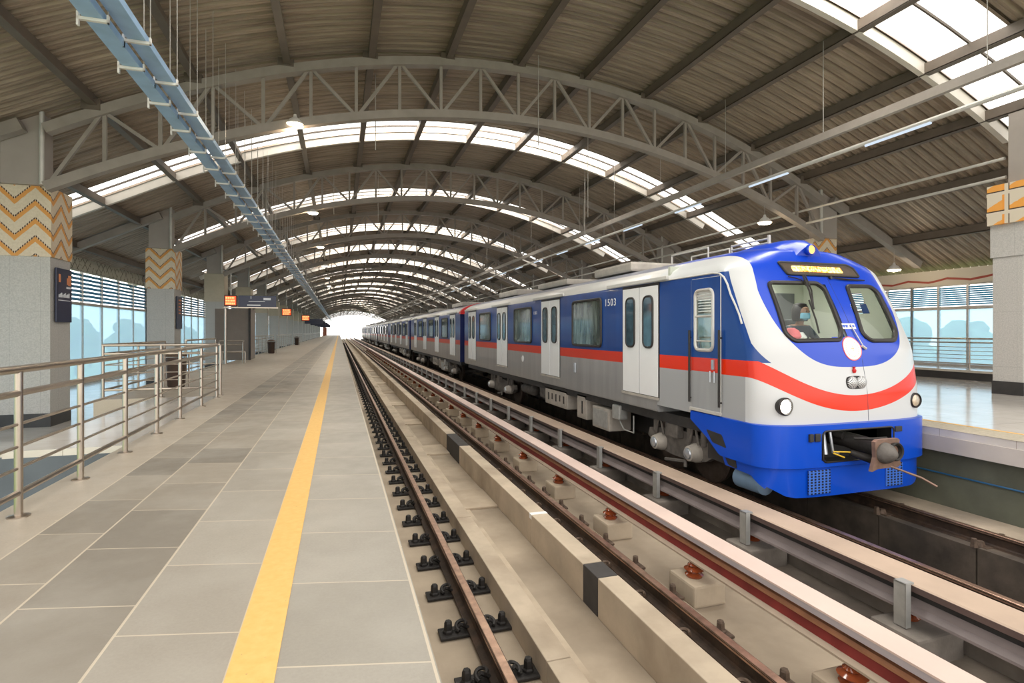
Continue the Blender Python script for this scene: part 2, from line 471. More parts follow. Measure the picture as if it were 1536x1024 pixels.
def empty(name, loc, label=None, cat=None, group=None):
    o = link(bpy.data.objects.new(name, None)); o.location = loc; o.empty_display_size = .1
    if label: tag(o, label, cat, group)
    return o
def kids(o): return KID.get(o.name, []) 
def dup(o, dloc, label=None, group=None, parent=None, rotz=None):
    c = link(o.copy())
    if parent is None:
        c.location = o.location + Vector(dloc)
        if rotz is not None: c.rotation_euler.z = rotz
    else: c.parent = parent
    if label: c['label'] = label
    if group: c['group'] = group
    for ch in [x for x in ALLC.get(o.name, [])]: dup(ch, (0, 0, 0), parent=c)
    return c
ALLC = {}
def index_children():
    ALLC.clear()
    for o in C.objects:
        if o.parent: ALLC.setdefault(o.parent.name, []).append(o)

ORD = ['first', 'second', 'third', 'fourth', 'fifth', 'sixth', 'seventh', 'eighth', 'ninth', 'tenth', 'eleventh', 'twelfth', 'thirteenth',
       'fourteenth', 'fifteenth', 'sixteenth', 'seventeenth', 'eighteenth', 'nineteenth', 'twentieth', 'twenty-first', 'twenty-second', 'twenty-third']
YEND = 192.0
P0, PB, NB = 13.4, 8.95, 20          # first truss, bay, number of trusses
XM = 4.43; HSP = 10.1                # hall axis and half span
def arc(x, top): return top - .0250 * (x - XM) ** 2
SH = 8.28                            # roof sheet crown
def sheet_z(x):
    d = abs(x - XM)
    return arc(x, SH) if d < HSP else arc(XM + HSP, SH) - (d - HSP) * .49

# ================================================================== SETTING
b = MB(); b.box(-2.15, .335, -4, 11.3, -.35, 0); b.box(-4.1, .335, 11.3, YEND, -.35, 0)
struct('floor_platform', b, 'floor')
b = MB(); b.box(-.376, -.212, -4, YEND, .0, .004)
tag(obj('safety_line', b, 'yellow'), 'worn yellow line painted along the near platform floor', 'line')
# platform sub wall
b = MB(); b.box(-.2, .12, -4, YEND, -2.2, -.35); struct('wall_platform_base', b, 'conc_grey')
# track bed under the near track
b = MB(); b.box(.12, 3.13, -4, YEND, -2.0, -1.36); struct('floor_track_bed', b, 'conc_d')
b = MB(); b.box(3.13, 3.95, -4, YEND, -2.0, -1.44); struct('floor_middle_bed', b, 'conc_d')
b = MB(); b.box(3.95, 5.02, -4, YEND, -2.0, -1.47); struct('floor_darker_bed', b, simple('darker brown concrete', (.17, .14, .11), .92, 0, .3, 2.5, .35, dirt=((.06, .05, .04), .8)))  # bed strip between the cover boards, darker brown than its neighbour
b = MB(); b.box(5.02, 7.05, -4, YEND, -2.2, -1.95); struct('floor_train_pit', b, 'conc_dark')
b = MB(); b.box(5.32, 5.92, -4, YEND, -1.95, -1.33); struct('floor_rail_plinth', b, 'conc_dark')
b = MB()
y = -4
while y < 60:                         # rough soiled blocks below the far rail
    b.box(7.05 + R.uniform(0, .02), 8.1, y, y + 1.18, -1.95, -1.315 + R.uniform(-.008, .008)); y += 1.2
b.box(7.05, 8.1, y, YEND, -1.95, -1.315)
struct('floor_far_rail_plinth', b, 'conc_dark')
b = MB(); b.box(7.42, 8.12, -4, YEND, -1.3, -1.25); struct('floor_far_ledge', b, 'conc')
b = MB(); b.box(8.12, 8.4, -4, YEND, -1.95, -.45); struct('wall_far_platform_base', b, simple('green grey base wall', (.115, .12, .085), .85, 0, .2, 2, .2, dirt=((.06, .055, .045), .6)))
b = MB(); b.tube([(8.1, -4, -.78), (8.1, 8, -.80), (8.1, 30, -.8)], .012, 6)
tag(obj('cable', b, simple('blue cable', (.02, .12, .25), .5)), 'thin blue cable clipped along the green wall under the far platform', 'cable')
# far platform
ZR = -.15
b = MB(); b.box(7.95, 16.7, -4, YEND, -.25, ZR); struct('floor_far_platform', b, 'gloss')
b = MB(); b.box(7.93, 8.42, -4, YEND, -.46, -.25); struct('trim_1', b, simple('whitewashed slab edge', (.5, .46, .42), .8, 0, .12, 1.2, .1, dirt=((.36, .28, .22), .5)))
b = MB(); b.box(7.945, 8.48, -4, YEND, ZR, ZR + .004); struct('trim_2', b, simple('rough warning tiles', (.42, .37, .28), .85, 0, .15, 20, .3))
b = MB(); b.box(8.49, 8.56, -4, YEND, ZR + .001, ZR + .006)
tag(obj('safety_line', b, 'yellow'), 'thin yellow line along the edge of the far platform', 'line')
b = MB(); b.box(16.7, 19.4, -4, YEND, -.5, .06); struct('floor_raised_walk', b, 'gloss')
b = MB(); b.box(16.62, 16.72, -4, YEND, .06, .12); struct('trim_3', b, simple('pale coping', (.5, .45, .38), .6))
b = MB(); b.box(16.66, 16.7, -4, YEND, ZR, .06); struct('baseboard_right', b, 'plas')
# left concourse, lower than the platform
b = MB(); b.box(-9.5, -2.2, 10.9, YEND, -.84, -.78); struct('floor_left_concourse', b, 'gloss')
b = MB(); b.box(-3.2, -2.15, 6.7, 11.3, -.07, 0); struct('floor_stair_landing', b, 'gloss')
b = MB(); b.box(-9.5, -2.16, -4, 10.9, -4.3, -4.0); struct('floor_stairwell', b, 'gloss')
b = MB(); b.box(-9.5, -2.15, 10.9, 10.95, -4.0, -.84); struct('wall_stairwell', b, simple('blue grey stair wall', (.12, .14, .16), .6, 0, .1, 2))
b = MB(); b.box(-4.1, -4.05, 11.32, YEND, -.78, -.35); b.box(-2.15, -2.1, -4, 10.86, -4, -.35); b.box(-4.1, -2.15, 11.3, 11.34, -.78, -.35)
struct('wall_platform_side', b, 'conc')

# ---- outer walls with windows
def window_bay(n, x, y0, y1, zf, zt, ztop, sp, sgn, ns):
    """frame + mullions, louvre slats and panes of one bay"""
    b = MB(); w = .05
    b.box(x - .04, x + .04, y0, y1, zf, zf + .08); b.box(x - .04, x + .04, y0, y1, zt - .05, zt + .05); b.box(x - .04, x + .04, y0, y1, ztop - .04, ztop + .06)
    k = max(1, round((y1 - y0) / sp)); ys = [y0 + (y1 - y0) * i / k for i in range(k + 1)]
    for q in ys: b.box(x - .05, x + .05, q - w / 2, q + w / 2, zf, ztop)
    root = struct('window_%d' % n, b, simple('window frame metal', (.5, .47, .44), .4, .2) if 'wf' not in M else M['wf'])
    s = MB()
    for i in range(ns):
        zc = zt + .08 + (ztop - zt - .16) * (i + .5) / ns
        s.bar((x, y0 + .03, zc), (x, y1 - .03, zc), (ztop - zt) / ns * .62, .012, (sgn * .93, 0, .37))
    o = obj('louvre_slats', s, 'slat', root); o['kind'] = 'structure'
    g = MB(); g.box(x - .004, x + .004, y0 + .03, y1 - .03, zf + .08, zt - .05)
    o = obj('pane', g, 'wglass', root); o['kind'] = 'structure'
    return root
M['wf'] = simple('window frame metal', (.5, .47, .44), .4, .2)
M['slat'] = simple('blue louvre slat', (.08, .34, .6), .4, .1)
n = 1
XL, XR = -9.35, 19.25
index_children()
yy = -2.4
protoL = protoR = None
yL = P0 + .6 - 2 * PB
for i in range(22):
    y0 = yL + i * PB
    if i == 0: continue
    if protoL is None: protoL = (window_bay(n, XL, y0, y0 + PB, -.7, 2.25, 3.5, 1.9, 1, 7), y0)
    else:
        index_children(); r = dup(protoL[0], (0, y0 - protoL[1], 0)); r.name = 'window_%d' % n
    n += 1
for i in range(22):
    y0 = yL + i * PB
    if protoR is None: protoR = (window_bay(n, XR, y0, y0 + PB, .06, 1.97, 2.74, .88, -1, 9), y0)
    else:
        index_children(); r = dup(protoR[0], (0, y0 - protoR[1], 0)); r.name = 'window_%d' % n
    n += 1
b = MB(); b.box(XL - .08, XL + .08, yL + PB, YEND, 3.5, 4.0); struct('wall_left', b, 'lace')
b = MB(); b.box(XL - .1, XL + .1, yL + PB, YEND, -1.0, -.7); struct('baseboard_left', b, 'wallcream')
b = MB(); b.box(XR - .08, XR + .08, yL, YEND, 2.74, 3.25); struct('wall_right', b, 'fascia_r')

# ---- roof
YS = 2.0
def roof_sheet(name, y0, y1):
    pitch = .25; prof = []
    y = y0; 
    while y < y1 - 1e-6:
        e = min(y + pitch, y1)
        prof += [(y, 0), (y + .035, .075), (y + .065, .075), (y + .11, 0), (min(y + .165, e), 0), (min(y + .175, e), .012), (min(y + .19, e), 0)]
        y += pitch
    prof.append((y1, 0))
    xs = [XL - .35 + (XR + .35 - XL + .35) * i / 56 for i in range(57)]
    b = MB(); m = len(prof); vs = []
    for x in xs: vs += [(x, p, sheet_z(x) + q) for p, q in prof]
    fs = [(i * m + k, i * m + k + 1, (i + 1) * m + k + 1, (i + 1) * m + k) for i in range(56) for k in range(m - 1)]
    b.add(vs, fs)
    o = obj(name, b, 'sheet', recalc=False); o['kind'] = 'structure'; return o
SKY = [(6.8, 8.3)] + [(18.15 + PB * i, 19.2 + PB * i) for i in range(19)]
spans = []; prev = YS
for a, e in SKY: spans.append((prev, a)); prev = e
spans.append((prev, YEND))
shp = None
for i, (a, e) in enumerate(spans):
    if i < 3 or i == len(spans) - 1:
        o = roof_sheet('ceiling_sheet' if i else 'ceiling_sheet', a, e)
        if i == 2: shp = (o, a)
    else:
        o = link(shp[0].copy()); o.location.y += a - shp[1]
xs0 = [XM + k * 1.86 for k in range(-7, 8)]
def sky_panel(y0, y1):
    g = MB(); xs = [XL + 1.6 + (XR - XL - 3.2) * i / 40 for i in range(41)]
    vs = []
    for x in xs: vs += [(x, y0, sheet_z(x) + .03), (x, y1, sheet_z(x) + .03)]
    g.add(vs, [(2 * i, 2 * i + 1, 2 * i + 3, 2 * i + 2) for i in range(40)])
    root = obj('ceiling_skylight', g, 'skylight', recalc=False); root['kind'] = 'structure'
    s = MB(); s.sweep([(x, (y0 + y1) / 2 - .05, sheet_z(x) + .0) for x in xs], .035, .05)
    o = obj('glazing_bar', s, 'purlin', root); o['kind'] = 'structure'
    s = MB()
    for a, c in ((XL - .3, XL + 1.62), (XR - 1.62, XR + .3)):
        q = [(a + (c - a) * i / 6, (y0 + y1) / 2, sheet_z(a + (c - a) * i / 6) + .02) for i in range(7)]
        s.sweep(q, y1 - y0, .02)
    o = obj('end_sheet', s, 'sheet', root); o['kind'] = 'structure'
    return root
skp = sky_panel(*SKY[0]); sk1 = sky_panel(*SKY[1]); index_children()
for i in range(2, len(SKY)): dup(sk1, (0, SKY[i][0] - SKY[1][0], 0))

# ---- skylight edge ribs (plain arched beams)
def edge_rib(y, label):
    b = MB(); xe = [XL + 1.3 + (XM + HSP - XL - 1.3) * i / 44 for i in range(45)]; b.sweep([(x, y, sheet_z(x) - .13) for x in xe], .12, .24)
    return tag(obj('arched_beam', b, 'edge', smooth=False), label, 'roof beam', 'plain arched beams along the skylights')
M['edge'] = simple('pale painted beam', (.62, .56, .49), .45, 0, .05, 3)
r0 = edge_rib(SKY[0][1] + .1, 'pale arched beam along the skylight right above the camera')
for i in range(1, len(SKY)):
    c = link(r0.copy()); c.location.y = SKY[i][1] + .1
    c['label'] = 'pale arched beam along the %s skylight behind the first lattice arch' % ORD[i - 1]

# ---- lattice trusses
def truss(y, detailed, label):
    root = empty('roof_truss', (XM, y, 4.2), label, 'roof truss', 'lattice arch trusses')
    T = lambda x: arc(x, 7.97) - .0012 * (x - XM) ** 2; B = lambda x: arc(x, 6.68)
    xs = [XM - HSP + 2 * HSP * i / 44 for i in range(45)]
    b = MB(); b.sweep([(x, y, T(x)) for x in xs], .22, .2); obj('top_chord', b, 'steel', root)
    b = MB(); b.sweep([(x, y, B(x)) for x in xs], .2, .19); obj('bottom_chord', b, 'steel', root)
    mem = []
    for k in range(-9, 10):
        x = XM + k * 1.01
        mem.append(((x, y, T(x) - .08), (x, y, B(x) + .08)))
        if k % 2:
            for s in (-1, 1):
                x2 = XM + (k + s) * 1.01
                mem.append(((x + s * .06, y, T(x) - .08), (x2 - s * .06, y, B(x2) + .08)))
    if detailed:
        for p, q in mem:
            b = MB(); b.bar(p, q, .07, .07, (0, 1, 0)); obj('web_member', b, 'steel', root)
    else:
        b = MB()
        for p, q in mem: b.bar(p, q, .07, .07, (0, 1, 0))
        o = obj('web_members', b, 'steel', root); o['kind'] = 'stuff'
    # cleats that carry the purlins
    b = MB()
    for x in xs0:
        if abs(x - XM) < HSP - .2:
            b.box(x - .17, x + .17, y - .12, y + .12, T(x) + .06, sheet_z(x) - .12)
            if detailed: obj('cleat', b, 'purlin', root); b = MB()
    if not detailed: obj('cleats', b, 'purlin', root)['kind'] = 'stuff'
    for s in (-1, 1):                                                # outer raking bracket
        b = MB(); b.bar((XM + s * (HSP + .4), y, 5.35), (XM + s * (HSP + 4.2), y, 3.45), .2, .24, (0, 0, 1))
        obj('bracket', b, 'steel', root)
    return root
for i in range(3): truss(P0 + PB * i, True, '%s lattice roof arch counted from the camera' % ORD[i].capitalize())
tp = truss(P0 + PB * 3, False, 'Fourth lattice roof arch counted from the camera'); index_children()
for i in range(4, NB): dup(tp, (0, PB * (i - 3), 0), '%s lattice roof arch counted from the camera' % ORD[i].capitalize())

# ---- purlins, one run each
for k, x in enumerate(xs0):
    b = MB(); z = sheet_z(x) - .02
    b.box(x - .05, x + .05, YS, YEND, z - .23, z); b.box(x - .05, x + .11, YS, YEND, z - .235, z - .21)
    side = 'left' if x < XM - .5 else ('right' if x > XM + .5 else 'middle')
    lab = ('brown roof purlin along the crown of the hall' if side == 'middle' else
           'brown roof purlin, %s on the %s slope counted down from the crown' % (ORD[abs(round((x - XM) / 1.86)) - 1], side))
    tag(obj('purlin', b, 'purlin'), lab, 'purlin', 'long roof purlins')

# ---- columns
def column(x0, x1, y0, y1, zf, inner, mural, label, board=False, zp=(2.75, 4.2), zs=5.75, plain=False):
    """inner: x of the face towards the track"""
    root = empty('column', ((x0 + x1) / 2, (y0 + y1) / 2, zf), label, 'column')
    b = MB(); b.box(x0, x1, y0, y1, zf, zp[0]); obj('cladding', b, 'column', root)
    b = MB(); b.box(x0 - .015, x1 + .015, y0 - .015, y1 + .015, zf, zf + .28); obj('skirting', b, 'plas', root)
    b = MB(); b.box(x0 - .03, x1 + .03, y0 - .03, y1 + .03, zp[0], zp[1]); obj('mural_panel', b, mural, root)
    w = (x1 - x0) * .8; xc = inner - (.42 if inner == x1 else -.42)
    b = MB(); b.box(xc - w / 2, xc + w / 2, y0 - .15, y0 + .3, zp[1], zs); obj('steel_stub', b, 'stub', root)
    b = MB(); xx = inner + (-.06 if inner == x1 else .06)
    b.tube([(xx, y0 - .2, zp[1]), (xx, y0 - .2, zs)], .045, 8); obj('downpipe', b, 'pipe', root, True)
    return root
cl = column(-6.6, -5.73, P0 + .3, P0 + 1.18, -.78, -5.73, 'chevron', 'grey column with chevron mural and navy board, closest on the stair side')
M['tan'] = simple('tan column paint', (.5, .43, .32), .6, 0, .05, 4)
index_children()
cl2 = dup(cl, (0, PB, 0), 'grey column with orange chevron mural between the louvred windows and the stair side railing')
cl3 = column(-6.6, -5.73, P0 + .3 + 2 * PB, P0 + 1.18 + 2 * PB, -.78, -5.73, 'tan', 'grey column with plain tan upper band beside the platform display')
index_children()
for i in range(3, NB):
    dup(cl3, (0, PB * (i - 2), 0), 'grey and tan column %s in line along the stair side of the platform' % ORD[i])
cr0 = column(13.62, 14.5, 7.6, 8.15, ZR, 13.62, 'column', 'pale column with orange panel mural at the edge of the far platform view', zp=(2.8, 3.5), zs=6.1)
b = MB(); b.box(13.5, 14.58, 7.5, 8.2, 3.5, 4.35); obj('mural_panel', b, 'panelmural', cr0)
cr1 = column(14.55, 15.4, P0 + .3, P0 + 1.15, ZR, 14.55, 'chevron', 'far platform column with chevron mural behind the train cab')
index_children()
for i in range(1, NB): dup(cr1, (0, PB * i, 0), 'far platform column %s in line behind the train' % ORD[i])
# navy board on the first column
b = MB(); b.bbox(-5.70, -5.665, P0 + .42, P0 + 1.1, 1.4, 2.55, .008)
bd = tag(obj('platform_board', b, 'navy'), 'tall navy notice board fixed to the track face of the nearest chevron column', 'sign')
b = MB(); b.box(-5.663, -5.658, P0 + .92, P0 + 1.04, 2.2, 2.42); b.box(-5.663, -5.658, P0 + .86, P0 + .94, 2.22, 2.36); b.box(-5.663, -5.658, P0 + .5, P0 + .58, 2.25, 2.42)
obj('emblem', b, 'sign_orange', bd)
b = MB()
for k in range(9): b.box(-5.663, -5.658, P0 + .5 + .055 * k, P0 + .5 + .055 * k + .035, 1.93, 1.99 + .02 * (k % 3))
b.box(-5.663, -5.658, P0 + .48, P0 + 1.02, 1.86, 1.875); b.box(-5.663, -5.658, P0 + .84, P0 + 1.04, 2.13, 2.17)
obj('lettering', b, 'sign_white', bd)
b = MB(); b.bbox(-5.70, -5.665, P0 + PB + .42, P0 + PB + 1.1, 1.3, 2.5, .008)
bd = tag(obj('platform_board', b, 'navy'), 'narrow navy notice board on the second chevron column', 'sign')
b = MB()
for k in range(5): b.box(-5.663, -5.658, P0 + PB + .6, P0 + PB + .9, 1.85 + k * .12, 1.9 + k * .12)
obj('lettering', b, 'sign_orange', bd)

# ================================================================== TRACKS
ZT = -1.15
def rail_profile(x):
    h = [(.036, 0), (.038, -.012), (.036, -.035), (.010, -.048), (.009, -.13), (.02, -.148), (.072, -.162), (.075, -.172)]
    return [(x + a, ZT + c) for a, c in h] + [(x - a, ZT + c) for a, c in reversed(h)]
RX = [1.108, 2.825, 5.6, 7.27]
names = ['rail of the empty track beside the platform edge', 'rail of the empty track beside the tall concrete kerb',
         'rail of the train track next to the tan cover board', 'rail of the train track under the far platform']
for x, nm in zip(RX, names):
    b = MB(); b.prismy(rail_profile(x), -4, YEND)
    r = tag(obj('running_rail', b, 'rail_side'), 'rusty steel ' + nm, 'rail', 'running rails')
    b = MB(); b.prismy([(x - .0385, ZT - .03), (x - .037, ZT - .004), (x - .03, ZT + .003), (x + .03, ZT + .003), (x + .037, ZT - .004), (x + .0385, ZT - .03)], -4, YEND)
    obj('worn_head', b, 'rail_head', r)

def fastening(x, y, mat, zb, label, group, w=.31):
    root = empty('rail_fastening', (x, y, zb), label, 'rail fastening', group)
    b = MB(); b.bbox(x - w, x + w, y - .085, y + .085, zb, zb + .022, .006); obj('base_plate', b, mat, root)
    for s in (-1, 1):
        b = MB(); c = (x + s * .235, y, zb + .02)
        b.lathe(c, [(.045, 0), (.045, .02), (.035, .03), (.033, .085), (.026, .10)], 6); obj('bolt', b, mat, root)
        b = MB(); pts = []
        for k in range(13):
            a = -.3 * PI + 1.6 * PI * k / 12
            pts.append((x + s * (.125 + .042 * math.cos(a)), y + .05 * math.sin(a), zb + .055 + .032 * math.sin(a * .5)))
        b.tube(pts, .015, 6); b.tube([(x + s * .06, y, zb + .035), (x + s * .13, y, zb + .075), (x + s * .17, y, zb + .03)], .017, 6)
        obj('spring_clip', b, mat, root, True)
    return root
def fast_far(x, y, mat, zb, label, group, w=.31):
    b = MB(); b.box(x - w, x + w, y - .085, y + .085, zb, zb + .022)
    for s in (-1, 1):
        b.lathe((x + s * .235, y, zb + .02), [(.04, 0), (.03, .1)], 5); b.lathe((x + s * .13, y, zb + .02), [(.05, 0), (.035, .06)], 6)
    return tag(obj('rail_fastening', b, mat), label, 'rail fastening', group)
for x, mat, lab, grp in ((RX[0], 'iron', 'black bolted fastening on the rail beside the platform edge', 'fastenings of the platform side rail'),
                         (RX[1], 'clip_rust', 'brown clip fastening on the rail beside the tall kerb', 'fastenings of the kerb side rail')):
    f0 = fastening(x, 2.45, mat, ZT - .2, lab, grp); index_children()
    for i in range(1, 26): dup(f0, (0, .69 * i, 0))
    g0 = fast_far(x, 2.45 + .69 * 26, mat, ZT - .2, lab, grp)
    for i in range(1, 150 if mat == 'iron' else 80):
        c = link(g0.copy()); c.location.y += .69 * i
g0 = fast_far(RX[3], 2.0, 'clip_rust', ZT - .175, 'dusty clip fastening on the rail under the far platform', 'fastenings of the far rail', .16)
for i in range(1, 24):
    c = link(g0.copy()); c.location.y += 1.2 * i

# kerbs
def kerb(name, x0, x1, ys, z0, z1, m, labels, cat='kerb', group=None):
    for k in range(len(ys) - 1):
        b = MB(); b.bbox(x0, x1, ys[k] + .006, ys[k + 1] - .006, z0, z1, .008)
        mm = m
        if isinstance(m, list): mm = m[k]
        tag(obj(name, b, mm), labels[k] if isinstance(labels, list) else labels, cat, group)
ys1 = [-2, 3.62, 6.75, 12.3, 20, 30, 45, 70, 110, YEND]
kerb('low_kerb', 1.41, 1.6, ys1, -1.36, -1.15, 'conc', ['low concrete kerb block inside the platform side rail, %s from the camera' % ORD[i] for i in range(9)], group='low kerb blocks')
ys2 = [-2, 4.41, 4.72, 6.2, 9.16, 10.3, 11.6, 12.7, 17, 22.7, 30, 42, 60, 90, 130, YEND]
ms2 = ['conc', 'black_paint', 'conc', 'conc', 'conc', 'black_paint', 'conc', 'conc', 'conc', 'conc', 'conc', 'conc', 'conc', 'conc', 'conc']
lb2 = []
for i in range(15):
    s = 'tall concrete kerb block inside the empty track, %s from the camera' % ORD[i]
    if i == 1: s = 'short black painted kerb block nearest the camera'
    if i == 5: s = 'farther black painted kerb block, between two pale ones'
    lb2.append(s)
kerb('tall_kerb', 2.205, 2.41, ys2, -1.36, -1.005, ms2, lb2, group='tall kerb blocks')
b = MB(); b.box(2.2035, 2.4115, 6.16, 6.24, -1.06, -1.003)
tag(obj('paint_mark', b, 'white_paint'), 'white paint stripe across the top of the tall kerb', 'paint mark')
b = MB(); b.box(1.6, 1.78, -2, YEND, -1.36, -1.345); struct('floor_drain_edge', b, 'conc')
for k, yv in enumerate([7.6, 11.2, 15, 19, 23, 27, 31, 36]):
    b = MB(); b.bbox(1.6, 2.2, yv, yv + .9, -1.36, -1.325, .01); struct('floor_drain_cover', b, 'conc')

# near conductor rail, pink cover board
def cond_a():
    root = empty('conductor_rail', (3.38, 10, -1.2), 'conductor rail with red web under a pink white cover board beside the empty track', 'conductor rail')
    b = MB(); b.prismy([(3.305, -1.075), (3.30, -1.055), (3.36, -1.04), (3.46, -1.04), (3.52, -1.06), (3.52, -1.075)], -2, YEND); obj('flange', b, 'beige_flange', root)
    b = MB(); b.prismy([(3.352, -1.04), (3.375, -.965), (3.44, -.965), (3.46, -1.04)], -2, YEND); obj('web', b, 'red_web', root)
    b = MB(); b.prismy([(3.355, -.965), (3.355, -.945), (3.37, -.93), (3.44, -.93), (3.455, -.945), (3.455, -.965)], -2, YEND); obj('head', b, 'orange_head', root)
    b = MB(); b.box(3.295, 3.515, -2, YEND, -.815, -.80); obj('cover_board', b, 'cover', root)
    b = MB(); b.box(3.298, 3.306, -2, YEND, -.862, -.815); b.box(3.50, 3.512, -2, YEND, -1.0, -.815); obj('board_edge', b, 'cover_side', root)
    return root
ca = cond_a()
def bracket_a(y):
    b = MB(); b.box(3.455, 3.50, y - .05, y + .05, -1.12, -.83); b.box(3.31, 3.5, y - .045, y + .045, -.84, -.82)
    b.box(3.53, 3.55, y - .04, y + .04, -1.15, -.95)
    return obj('bracket', b, 'dark', ca)
ba = bracket_a(2.9)
for i in range(1, 60):
    c = link(ba.copy()); c.location.y += 1.75 * i * .5
# insulators on concrete blocks
def block(x, y, z0, z1, w, label, group, m='conc'):
    bm = MB(); bm.bbox(x - w, x + w, y - .21, y + .21, z0, z1, .025)
    return tag(obj('support_block', bm, m), label, 'concrete block', group)
def insulator(x, y, z, label, group):
    b = MB(); b.lathe((x, y, z), [(.08, 0), (.09, .02), (.06, .04), (.1, .075), (.05, .1), (.065, .115), (.035, .14), (.03, .16)], 16)
    root = tag(obj('insulator', b, 'insul', smooth=True), label, 'insulator', group)
    b = MB(); b.box(x - .05, x + .05, y - .03, y + .03, z + .15, z + .17); obj('clamp', b, 'galv', root)
    return root
bl = block(3.39, 2.85, -1.44, -1.225, .18, 'pale concrete block carrying an insulator of the pink covered conductor rail', 'support blocks of the pink covered rail')
ins = insulator(3.36, 2.85, -1.225, 'brown porcelain insulator under the pink covered conductor rail', 'insulators of the pink covered rail')
index_children()
for i in range(1, 40):
    c = link(bl.copy()); c.location.y += 1.75 * i
    dup(ins, (0, 1.75 * i, 0))

M['blockdark'] = simple('soiled block concrete', (.2, .175, .15), .92, 0, .3, 3, .35, dirt=((.08, .065, .055), .8))
# train side conductor rail, tan cover
def cond_b():
    root = empty('conductor_rail', (4.7, 10, -1.3), 'conductor rail under a wide tan cover board beside the train', 'conductor rail')
    b = MB(); b.prismy([(4.53, -.905), (4.545, -.895), (4.87, -.895), (4.885, -.905)], -2, YEND); obj('cover_board', b, 'cover_tan', root)
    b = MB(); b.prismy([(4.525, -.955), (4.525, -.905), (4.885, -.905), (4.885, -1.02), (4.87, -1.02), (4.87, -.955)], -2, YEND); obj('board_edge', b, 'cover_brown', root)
    b = MB(); b.prismy([(4.60, -.955), (4.58, -1.07), (4.60, -1.07), (4.8, -.955)], -2, YEND); obj('web', b, 'dark', root)
    b = MB(); b.prismy([(4.58, -1.02), (4.555, -1.075), (4.50, -1.11), (4.495, -1.13), (4.76, -1.13), (4.7, -1.07)], -2, YEND); obj('flange', b, 'flank_low', root)
    return root
cb = cond_b()
def post(y):
    b = MB(); b.box(4.435, 4.445, y - .05, y + .05, -1.24, -.875); b.box(4.435, 4.49, y - .055, y - .045, -1.24, -.875); b.box(4.435, 4.53, y - .05, y + .05, -.89, -.875)
    return tag(obj('cover_post', b, 'galv'), 'galvanised angle post holding the tan cover board', 'post', 'posts of the tan covered rail')
p0 = post(3.33); bl = block(4.62, 3.33, -1.7, -1.25, .26, 'dark concrete block under the tan covered conductor rail', 'support blocks of the tan covered rail', 'blockdark')
ins = insulator(4.66, 3.42, -1.25, 'brown porcelain insulator under the tan covered conductor rail', 'insulators of the tan covered rail')
index_children()
for i in range(-1, 48):
    if i == 0: continue
    for o in (p0, bl):
        c = link(o.copy()); c.location.y += 1.84 * i
    if i < 30: dup(ins, (0, 1.84 * i, 0))
ys = [-2 + 1.84 * i for i in range(0, 60)]
b = MB(); b.box(4.93, 5.04, -4, YEND, -1.6, -1.3); struct('floor_cable_trough', b, 'conc_grey')

# ================================================================== RAILINGS
def railing(P, label, zf=0., h=.955, thin=(.6, .455, .315), posts=None, name='railing', r=.022, sub=True):
    root = empty(name, (P[0][0], P[0][1], zf), label, 'railing')
    def pts(z): return [(x, y, zf + z) for x, y in P]
    b = MB(); b.tube(pts(h), .026, 10); obj('handrail', b, 'inox', root, True)
    for z, rr in ((.80, .022), (.155, .02)):
        b = MB(); b.tube(pts(z), rr, 8); obj('rail', b, 'inox', root, True)
    for z in thin:
        b = MB(); b.tube(pts(z), .0105, 6); obj('rail', b, 'inox', root, True)
    for x, y in posts or P:
        b = MB(); b.tube([(x, y, zf), (x, y, zf + h - .01)], .0235, 10)
        po = obj('post', b, 'inox', root, True)
        b = MB(); b.lathe((x, y, zf), [(.062, 0), (.062, .008), (.03, .014)], 14); obj('base_flange', b, 'inox', po, True)
    return root
pl = [(-1.93, 1.6), (-1.96, 2.55), (-1.97, 3.45), (-1.98, 4.33), (-2.0, 5.27), (-2.02, 6.3), (-2.04, 7.35), (-2.08, 8.5), (-2.10, 9.8), (-2.11, 11.0)]
railing(pl, 'long stainless steel railing guarding the stairwell, nearest the camera', posts=pl)
pb = [(-2.13, 11.42), (-3.1, 11.42), (-4.0, 11.42), (-4.0, 13.2), (-4.02, 15.1)]
railing(pb, 'short stainless railing across the platform behind the stairwell', posts=pb)
pc = [(-4.02, 17.0), (-4.02, 18.9), (-4.02, 20.8)]
railing(pc, 'stainless railing beside the luggage bin before the taupe wall', posts=pc)
for k, (a, e) in enumerate([(27, 38), (40, 52), (54, 66), (68, 90), (92, 120), (122, 160)]):
    q = [(-4.02, a + (e - a) * i / 8) for i in range(9)]
    railing(q, 'stainless railing on the stair side of the platform, %s beyond the taupe wall' % ORD[k], posts=q)
# far platform railing
q = [(18.35, 2 + 1.92 * i) for i in range(0, 16)]
railing(q, 'stainless railing in front of the louvred windows across the tracks', zf=.06, h=.92, thin=(.66, .54, .42, .3), posts=q)

